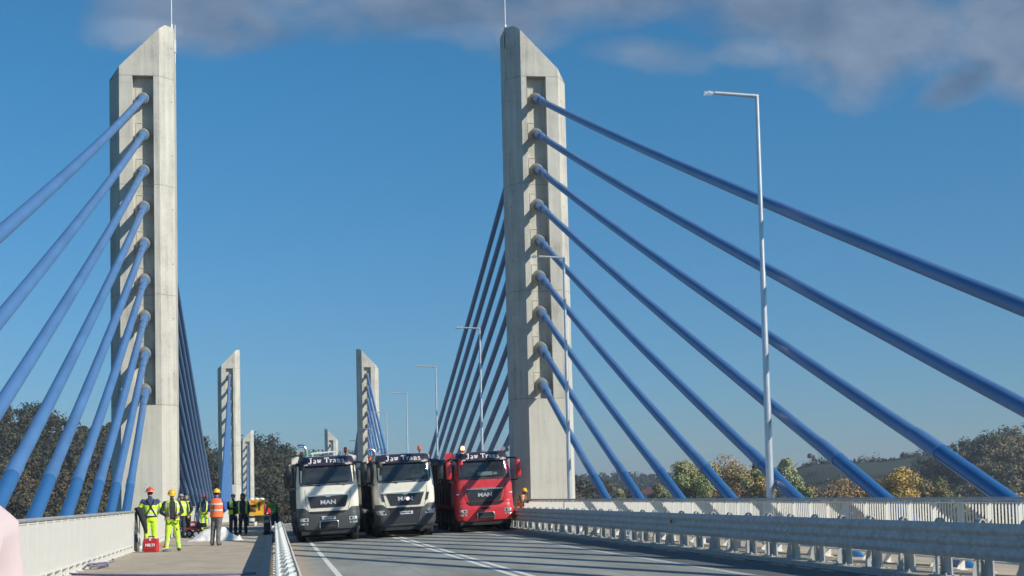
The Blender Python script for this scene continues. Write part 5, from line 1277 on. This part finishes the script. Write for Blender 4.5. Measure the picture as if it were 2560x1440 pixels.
def leaf_mesh(name, centers, sizes, cols, out=None):
    """One mesh of small leaf clump faces, each turned roughly outwards from its bough."""
    n = len(centers); C = np.asarray(centers); S = np.asarray(sizes)[:, None]
    if out is None: out = np.tile([[0, 0, 1.0]], (n, 1))
    nr_ = np.asarray(out) + 0.42 * rng.normal(size=(n, 3)); nr_ /= np.linalg.norm(nr_, axis=1)[:, None]
    r = rng.normal(size=(n, 3)); a = np.cross(nr_, r); a /= np.linalg.norm(a, axis=1)[:, None]
    bb = np.cross(nr_, a); bb /= np.linalg.norm(bb, axis=1)[:, None]
    k1 = rng.uniform(.6, 1.2, (n, 1)); k2 = rng.uniform(.6, 1.2, (n, 1))
    V = np.stack([C - a * S * k1, C - bb * S * k2 * .7, C + a * S, C + bb * S * .8], 1).reshape(-1, 3)
    me = bpy.data.meshes.new(name); me.vertices.add(4 * n); me.vertices.foreach_set('co', V.astype(np.float32).ravel())
    me.loops.add(4 * n); me.loops.foreach_set('vertex_index', np.arange(4 * n, dtype=np.int32)); me.polygons.add(n)
    me.polygons.foreach_set('loop_start', np.arange(0, 4 * n, 4, dtype=np.int32)); me.update(calc_edges=True); me.validate()
    at = me.color_attributes.new('leaf', 'FLOAT_COLOR', 'CORNER'); cc = np.ones((n, 4, 4), np.float32); cc[:, :, :3] = np.asarray(cols)[:, None, :]
    at.data.foreach_set('color', cc.ravel()); me.materials.append(MLEAF)
    return me
def crown_points(c, rx, rz_, n, lobes=9, shape='round', gap=0.0):
    """Points filling lumpy lobes inside a crown; returns points and a lobe number for each."""
    L_ = []
    for i in range(lobes):
        a = rng.uniform(0, 2 * math.pi); h = rng.uniform(-0.85, 0.95)
        if shape == 'poplar': rr = rx * (1 - max(0, h) * .75) * (1 if h > -.5 else .8) * rng.uniform(0.1, .6); lr = rx * rng.uniform(.35, .55)
        elif shape == 'cone': rr = rx * (1 - (h + 1) / 2 * .8) * rng.uniform(.2, .7); lr = rx * rng.uniform(.3, .5) * (1.2 - (h + 1) / 2 * .7)
        else: rr = rx * math.sqrt(max(0.05, 1 - h * h)) * rng.uniform(.25, .8); lr = rx * rng.uniform(.28, .5)
        L_.append((c[0] + rr * math.cos(a), c[1] + rr * math.sin(a), c[2] + h * rz_ * .8, lr))
    k = rng.integers(0, lobes, n); A = np.array(L_)[k]
    d = rng.normal(size=(n, 3)); d /= np.linalg.norm(d, axis=1)[:, None]; rad = rng.uniform(0.35, 1.08, (n, 1)) ** 0.6
    P = A[:, :3] + d * rad * A[:, 3:4] * np.array([1, 1, .85])
    return P, k, d
def make_tree(name, label, px, ytop, hw_px, D, cols, ybot=None, shape='round', n=2600, lobes=11, leaf=0.30, group=None, cat='tree', base=-14.0, bare=False):
    top = atY(px, ytop, D); r = hw_px * D / F; zt = top.z
    if base < zt - 4 * r and not bare and shape != 'poplar': zb = zt - 2.6 * r
    else: zb = base + (zt - base) * .15
    if ybot is not None: zb = atY(px, ybot, D).z
    cz = (zt + zb) / 2; hz = (zt - zb) / 2
    o = thing(name, label, cat, (top.x, D, base), group=group)
    if D < 450: n = int(n * 1.8); leaf *= .82
    P, k, dd = crown_points((0, 0, cz - base), r * (1.45 if D < 450 and shape == 'round' else 1.22), hz, n, lobes, shape)
    cols = np.array(cols); ci = rng.integers(0, len(cols), lobes)
    cc = cols[ci][k] * rng.uniform(.8, 1.2, (n, 1)) * (1.6 if D < 450 else 0.85)
    mixr = rng.random(n) < .25; cc[mixr] = cols[rng.integers(0, len(cols), mixr.sum())]
    q = bpy.data.objects.new('crown', leaf_mesh('crown', P, rng.uniform(.6, 1.4, n) * leaf, np.clip(cc, 0, 1), dd)); COL.objects.link(q); q.parent = o
    b = MB(); H = cz - base; tr = 0.02 * (zt - base) + .1
    b.tube([(0, 0, -0.3), (0.1, 0, H * .5), (0, 0.1, H), (0, 0, H + hz * .7)], [tr, tr * .7, tr * .45, tr * .1], 8)
    for i in range(10 if bare else 6):
        a = rng.uniform(0, 6.28); h0 = H - hz * .6 + hz * 1.2 * i / 8; e = r * rng.uniform(.5, .9)
        b.tube([(0, 0, h0), (e * .5 * math.cos(a), e * .5 * math.sin(a), h0 + hz * .2), (e * math.cos(a), e * math.sin(a), h0 + hz * .5)], [tr * .35, tr * .2, tr * .06], 5)
    b.build('trunk', MBARK, o, smooth=50)
    return o
GRN = [(.15, .19, .075), (.20, .22, .10), (.24, .23, .11)]; TAN = [(.30, .20, .13), (.26, .19, .11), (.22, .20, .09)]; ORA = [(.32, .20, .06), (.28, .16, .06), (.22, .15, .06)]; GLD = [(.38, .27, .07), (.30, .21, .07), (.22, .18, .07)]
OLV = [(.12, .12, .05), (.15, .13, .06), (.17, .13, .07)]; DRK = [(.045, .06, .04), (.055, .066, .04), (.04, .052, .04)]; BRN = [(.15, .10, .055), (.12, .09, .05), (.10, .10, .05)]; PAL = [(.24, .27, .14), (.22, .25, .13), (.30, .30, .17)]
G_ = 'trees in the valley behind the right railing'
make_tree('broadleaf_tree', 'yellow green round tree behind the railing left of the pinkish brown tree', 1722, 1150, 48, 340, GRN, n=5200, lobes=16, group=G_)
make_tree('broadleaf_tree', 'tall pinkish brown autumn tree behind the fifth cable', 1808, 1146, 58, 350, TAN, n=6000, lobes=18, group=G_)
make_tree('broadleaf_tree', 'orange tinted tree left of the nearest street lamp', 1898, 1172, 34, 340, GLD + GRN, n=3200, lobes=12, group=G_)
make_tree('broadleaf_tree', 'small dark tree top peeping over the orange tinted tree', 1881, 1162, 15, 420, DRK, n=900, lobes=6, leaf=.35, group=G_)
make_tree('poplar_tree', 'slim pale green poplar half hidden by the nearest street lamp', 1918, 1131, 16, 360, PAL, shape='poplar', n=1800, lobes=10, group=G_)
make_tree('poplar_tree', 'broad pale green poplar just right of the nearest street lamp', 1968, 1134, 36, 350, PAL, shape='cone', n=5200, lobes=22, group=G_)
make_tree('broadleaf_tree', 'low green shrub like tree at the right foot of the broad poplar', 2008, 1205, 24, 340, GRN, n=1500, lobes=9, group=G_)
make_tree('broadleaf_tree', 'low rounded orange tree between the poplar and the golden tree', 2102, 1203, 84, 340, ORA, n=3600, lobes=14, group=G_)
make_tree('broadleaf_tree', 'brownish tree behind the guard tube right of the low orange tree', 2186, 1198, 28, 360, BRN + ORA, n=1700, lobes=10, group=G_)
make_tree('broadleaf_tree', 'golden yellow tree with pointed top below the meadow', 2262, 1174, 46, 340, GLD, n=4600, lobes=15, group=G_)
make_tree('broadleaf_tree', 'olive brown tree right of the golden one', 2330, 1200, 42, 350, OLV, n=3200, lobes=13, group=G_)
make_tree('broadleaf_tree', 'small olive tree just right of the near right pylon', 1556, 1221, 22, 380, OLV + GRN, n=1300, lobes=8, group=G_)
make_tree('broadleaf_tree', 'dull green tree between the small olive tree and the yellow green one', 1655, 1206, 34, 390, OLV + GRN, n=2200, lobes=11, group=G_)
make_tree('broadleaf_tree', 'low dark bush right of the pylon corner', 1475, 1226, 26, 420, DRK + OLV, n=1200, lobes=9, group=G_)
make_tree('broadleaf_tree', 'orange brown bush low behind the railing at the right edge', 2520, 1222, 50, 330, BRN + TAN, n=2600, lobes=12, group=G_)
# ---- hills
def hill(name, pts, D, depth, foot_y, m, back=260, jag=0.0):
    """Ridge seen at the given photo points, at distance D; slope comes forward by depth to the valley floor."""
    xs = np.arange(pts[0][0], pts[-1][0] + 1, 14.0); ys = np.interp(xs, [p[0] for p in pts], [p[1] for p in pts])
    nrow = 12; R = []
    for x, y in zip(xs, ys):
        p = atY(x, y, D); col = []
        for j in range(nrow + 1):
            t = j / nrow; Yd = D - depth * (1 - t); s_ = t * t * (3 - 2 * t) * .6 + t * .4
            z = -15 + (p.z + 15) * s_ + mnoise.noise(Vector((p.x * .02, Yd * .02, 0))) * 1.5 * math.sin(t * math.pi)
            col.append((p.x * (1 - 0.0 * t), Yd, z))
        col.append((p.x, D + back, p.z - 20)); R.append(col)
    b = MB(); b.rings(R, closed=False, cap=False); b.build(name, m, None, kind='structure', smooth=60)
    return xs, ys, R
def forest(name, label, R, dens, cols, rad, n_leaf, leafs, keep=lambda x, z, t: True, tmin=0.05, colfun=None):
    P_all, S_all, C_all, D_all = [], [], [], []
    A = np.array(R)[:, :13, :]; nc, nr = A.shape[:2]
    cols = np.array(cols); N_ = dens
    for _ in range(N_):
        i = rng.uniform(0, nc - 1.001); j = rng.uniform(tmin * (nr - 1), nr - 1.001); i0, j0 = int(i), int(j); fi, fj = i - i0, j - j0
        p = (A[i0, j0] * (1 - fi) * (1 - fj) + A[i0 + 1, j0] * fi * (1 - fj) + A[i0, j0 + 1] * (1 - fi) * fj + A[i0 + 1, j0 + 1] * fi * fj)
        if not keep(p[0], p[2], j / (nr - 1)): continue
        r = rad * rng.uniform(.6, 1.35); P, k, dd = crown_points((p[0], p[1], p[2] + r * .75), r, r * 1.15, n_leaf, 5)
        if colfun: c0 = np.array(colfun(p[0], p[2], j / (nr - 1)))
        else: c0 = cols[rng.integers(0, len(cols))]
        c0 = c0 * rng.uniform(.7, 1.1); lobe = rng.uniform(.82, 1.18, 5)[k][:, None]
        P_all.append(P); D_all.append(dd); S_all.append(rng.uniform(.6, 1.4, n_leaf) * leafs); C_all.append(np.clip(c0[None, :] * lobe * rng.uniform(.85, 1.15, (n_leaf, 1)), 0, 1))
    me = leaf_mesh(name, np.concatenate(P_all), np.concatenate(S_all), np.concatenate(C_all), np.concatenate(D_all))
    o = bpy.data.objects.new(name, me); COL.objects.link(o); o['kind'] = 'stuff'; o['label'] = label; o['category'] = 'forest'
    return o
LP = [(-260, 1022), (-60, 1052), (0, 1078), (60, 1078), (110, 1074), (150, 1094), (215, 1122), (285, 1110), (440, 1134), (500, 1142), (530, 1184), (560, 1188), (620, 1152), (690, 1162), (725, 1184), (800, 1198), (880, 1194), (940, 1198), (1040, 1227), (1200, 1240), (1420, 1244)]
_, _, RL = hill('hill', LP, 560, 230, 0, MHILLW)
DF = [(.052, .064, .044), (.056, .066, .044), (.064, .068, .046)]; AF = [(.098, .082, .052), (.115, .088, .056), (.125, .106, .060), (.082, .082, .050)]
def lcol(x, z, t):
    pa = 0.75 if t < 0.55 else 0.18
    return random.choice(AF) if random.random() < pa else random.choice(DF)
random.seed(3)
forest('woodland', 'dark autumn woodland covering the hillside on the left', RL, 2100, DF, 5.0, 230, .46, colfun=lcol, keep=lambda x, z, t: z > -8)
# distinct crowns on the left skyline
GL = 'single crowns on the left skyline'
for (px, yt, hw, lab) in ((6, 1010, 20, 'dark crown at the left edge of the skyline'), (100, 1016, 27, 'largest dark round crown on the left skyline, between the third and fourth cable'), (62, 1022, 12, 'thin sparse crown just left of the largest round one'),
                          (152, 1044, 20, 'dark domed crown right of the largest round one'), (216, 1060, 15, 'small crown left of the near left pylon'), (268, 1056, 14, 'narrow crown touching the near left pylon'),
                          (508, 1090, 11, 'dark crown just right of the near left pylon cables'), (642, 1092, 17, 'dark crown beside the farthest left pylon'), (672, 1104, 14, 'loose crown right of the one beside the farthest left pylon'), (706, 1112, 11, 'small pointed crown above the first truck mirror'),
                          (736, 1130, 9, 'small low crown left of the first truck roof'), (850, 1138, 12, 'small dark crown over the roof bar of the first truck')):
    make_tree('broadleaf_tree', lab, px, yt, hw, 560, DRK, n=1100 if hw > 12 else 600, lobes=8, leaf=.5, group=GL, base=atY(px, yt, 560).z - hw * .1556 * 4.2)
# far blue ridge, meadow hill and wooded hill on the right
_, _, R3 = hill('hill', [(1380, 1224), (1445, 1219), (1500, 1217), (1540, 1215), (1640, 1218), (1760, 1220), (1900, 1215), (2050, 1212)], 1500, 500, 0, MHILLW)
forest('woodland', 'far blue dark wooded ridge right of the near right pylon', R3, 1300, [(.03, .045, .04), (.035, .045, .036)], 6.5, 70, 1.3, tmin=.3)
MP_ = [(1930, 1206), (1980, 1177), (2030, 1161), (2110, 1159), (2200, 1154), (2290, 1141), (2340, 1137), (2420, 1141), (2700, 1141)]
_, _, R4 = hill('hill', MP_, 900, 330, 0, MHILL)
GM = 'trees on the meadow ridge'
for (px, yt, hw, cols, lab, nn, sh) in ((2024, 1134, 8, BRN, 'tall sparse tree at the left end of the meadow ridge', 260, 'poplar'), (2034, 1137, 6, BRN, 'thin sparse tree right beside the tall one on the meadow ridge', 160, 'poplar'), (2058, 1150, 9, DRK, 'loose dark tree on the meadow ridge left of the cable', 420, 'round'),
                                        (2048, 1160, 8, DRK, 'small dark bush between the sparse trees', 300, 'round'), (2105, 1134, 17, DRK + OLV, 'widest crown on the meadow ridge, behind the cable joint', 900, 'round'), (2126, 1150, 9, DRK, 'dark tree right of the widest ridge crown', 420, 'round'), (2136, 1146, 3, DRK, 'very thin pointed tree on the meadow ridge', 140, 'poplar'),
                                        (2190, 1153, 11, DRK, 'dark bush on the middle of the meadow ridge', 420, 'round'), (2212, 1147, 9, DRK, 'second dark bush along the meadow ridge', 420, 'round'), (2255, 1130, 6, DRK, 'lone round tree standing out above the meadow ridge', 420, 'round'), (2248, 1147, 12, DRK, 'low bushes under the lone ridge tree', 500, 'round'), (2290, 1142, 14, DRK, 'dark bush right of the lone ridge tree', 500, 'round'), (2322, 1138, 14, DRK, 'dark bush where the meadow meets the wood', 500, 'round'), (2012, 1178, 16, DRK, 'dark bush at the left foot of the meadow ridge', 500, 'round')):
    zb_ = {2024: 1175, 2034: 1175, 2136: 1172, 2255: 1155}.get(px)
    make_tree('broadleaf_tree', lab, px, yt, hw, 895, cols, n=nn, lobes=7, leaf=.6, group=GM, base=atY(px, yt, 895).z - max(hw * .249 * 2.6, 6), ybot=(yt + (16 if hw < 9 else hw * 1.5)) if px in (2024, 2034, 2136, 2255) else None, shape=sh)
# hedge lines on the meadow and low scrub along its ridge
hp = []
for _ in range(2600):
    x = rng.uniform(1985, 2350); y = float(np.interp(x, [q[0] for q in MP_], [q[1] for q in MP_])); p = atY(x, y, 900)
    hp.append((p.x, 898 + rng.normal() * 2, p.z + abs(rng.normal()) * (1.0 + 0.9 * math.sin(x * .05) + 0.5 * math.sin(x * .17))))
for x0, y0, x1, y1 in ((2010, 1190, 2300, 1170), (1990, 1215, 2260, 1196)):
    for _ in range(700):
        u = rng.random(); x = x0 + (x1 - x0) * u; y = y0 + (y1 - y0) * u; D = 860 if y0 < 1200 else 800
        p = atY(x, y, D); hp.append((p.x + rng.normal() * .6, D - 3 + rng.normal() * 1.5, p.z + rng.uniform(0, 2.0)))
hm = leaf_mesh('hedge', hp, rng.uniform(.5, 1.0, len(hp)), np.array(DRK)[rng.integers(0, 3, len(hp))]); ho = bpy.data.objects.new('undergrowth', hm); COL.objects.link(ho); ho['kind'] = 'stuff'; ho['label'] = 'dark hedge lines and ridge scrub on the meadow hill'; ho['category'] = 'hedge'
WP = [(2250, 1267), (2300, 1207), (2340, 1167), (2365, 1153), (2400, 1139), (2450, 1125), (2490, 1131), (2530, 1119), (2600, 1107), (2760, 1087)]
_, _, R5 = hill('hill', WP, 620, 240, 0, MHILLW)
RC = [(.23, .19, .12), (.26, .20, .12), (.20, .19, .11), (.30, .23, .13), (.17, .17, .10), (.24, .22, .12)]
def rcol(x, z, t): return random.choice(DF) if (t > .86 and random.random() < .8) else random.choice(RC)
forest('woodland', 'brown autumn woodland on the hill at the right edge', R5, 1100, RC, 5.2, 260, .46, colfun=rcol)
# low growth on the valley floor behind the railings
P_, S_, C_, D_ = [], [], [], []
for _ in range(420):
    right = rng.random() < .6; D = rng.uniform(240, 330)
    px = rng.uniform(1400, 2750) if right else rng.uniform(-250, 520); x = atY(px, 1250, D).x
    r = rng.uniform(3, 5); P, k, dd = crown_points((x, D, -14 + rng.uniform(5, 9)), r, r * 1.3, 130, 5); P_.append(P); D_.append(dd); S_.append(rng.uniform(.6, 1.4, 130) * .45)
    c0 = np.array(random.choice((OLV + BRN + TAN) if right else (AF + OLV))); C_.append(np.clip(c0 * rng.uniform(.7, 1.3, (130, 1)), 0, 1))
me = leaf_mesh('undergrowth', np.concatenate(P_), np.concatenate(S_), np.concatenate(C_), np.concatenate(D_)); o = bpy.data.objects.new('undergrowth', me); COL.objects.link(o); o['kind'] = 'stuff'; o['label'] = 'low autumn growth on the valley floor behind the railings'; o['category'] = 'undergrowth'
# utility poles on the meadow ridge
for px, yt, lab in ((2172, 1140, 'thin utility pole on the meadow ridge left of the lone tree'),):
    p = atY(px, yt, 890); t = thing('utility_pole', lab, 'pole', (p.x, 890, p.z - 8)); b = MB(); b.tube([(0, 0, -1), (0, 0, 8)], [.16, .10], 8); b.build('column', MBARK, t); b = MB(); b.box(-.8, .8, -.06, .06, 7.2, 7.4); b.build('crossarm', MBARK, t, smooth=0)
# small white and red house in the valley
t = thing('house', 'small white house with reddish roof far below the second cable', 'house', (atY(1638, 1238, 480).x, 480, -14), (0, 0, .4))
b = MB(); b.box(-4, 4, -3.5, 3.5, 0, 14.6); b.build('wall', MTXT, t, smooth=0); b = MB(); b.prism([(-4.4, 14.6), (4.4, 14.6), (0, 17.2)], 1, -3.9, 3.9); b.build('roof', mat('brick_red_roof', (0.28, 0.12, 0.09)), t, smooth=0)
for x_ in (-2, 1.5): b = MB(); b.box(x_ - .5, x_ + .5, -3.56, -3.5, 12.4, 13.6); b.build('window', MDARK, t, smooth=0)

# ------------------------------------------------------------------ thin autumn haze over the valley
hz = bpy.data.materials.new('haze'); hz.use_nodes = True; hn = hz.node_tree; hn.nodes.clear()
ho_ = hn.nodes.new('ShaderNodeOutputMaterial'); pv = hn.nodes.new('ShaderNodeVolumePrincipled'); pv.inputs['Color'].default_value = (0.80, 0.88, 1.0, 1); pv.inputs['Density'].default_value = 0.0002; pv.inputs['Anisotropy'].default_value = 0.2
hn.links.new(pv.outputs[0], ho_.inputs['Volume'])
b = MB(); b.box(-3700, 3700, -750, 6200, -15.5, 75); h_ = b.build('haze', hz, None, kind='stuff', smooth=0, label='thin bluish haze over the bridge and valley', category='haze')
scene.cycles.volume_bounces = 0
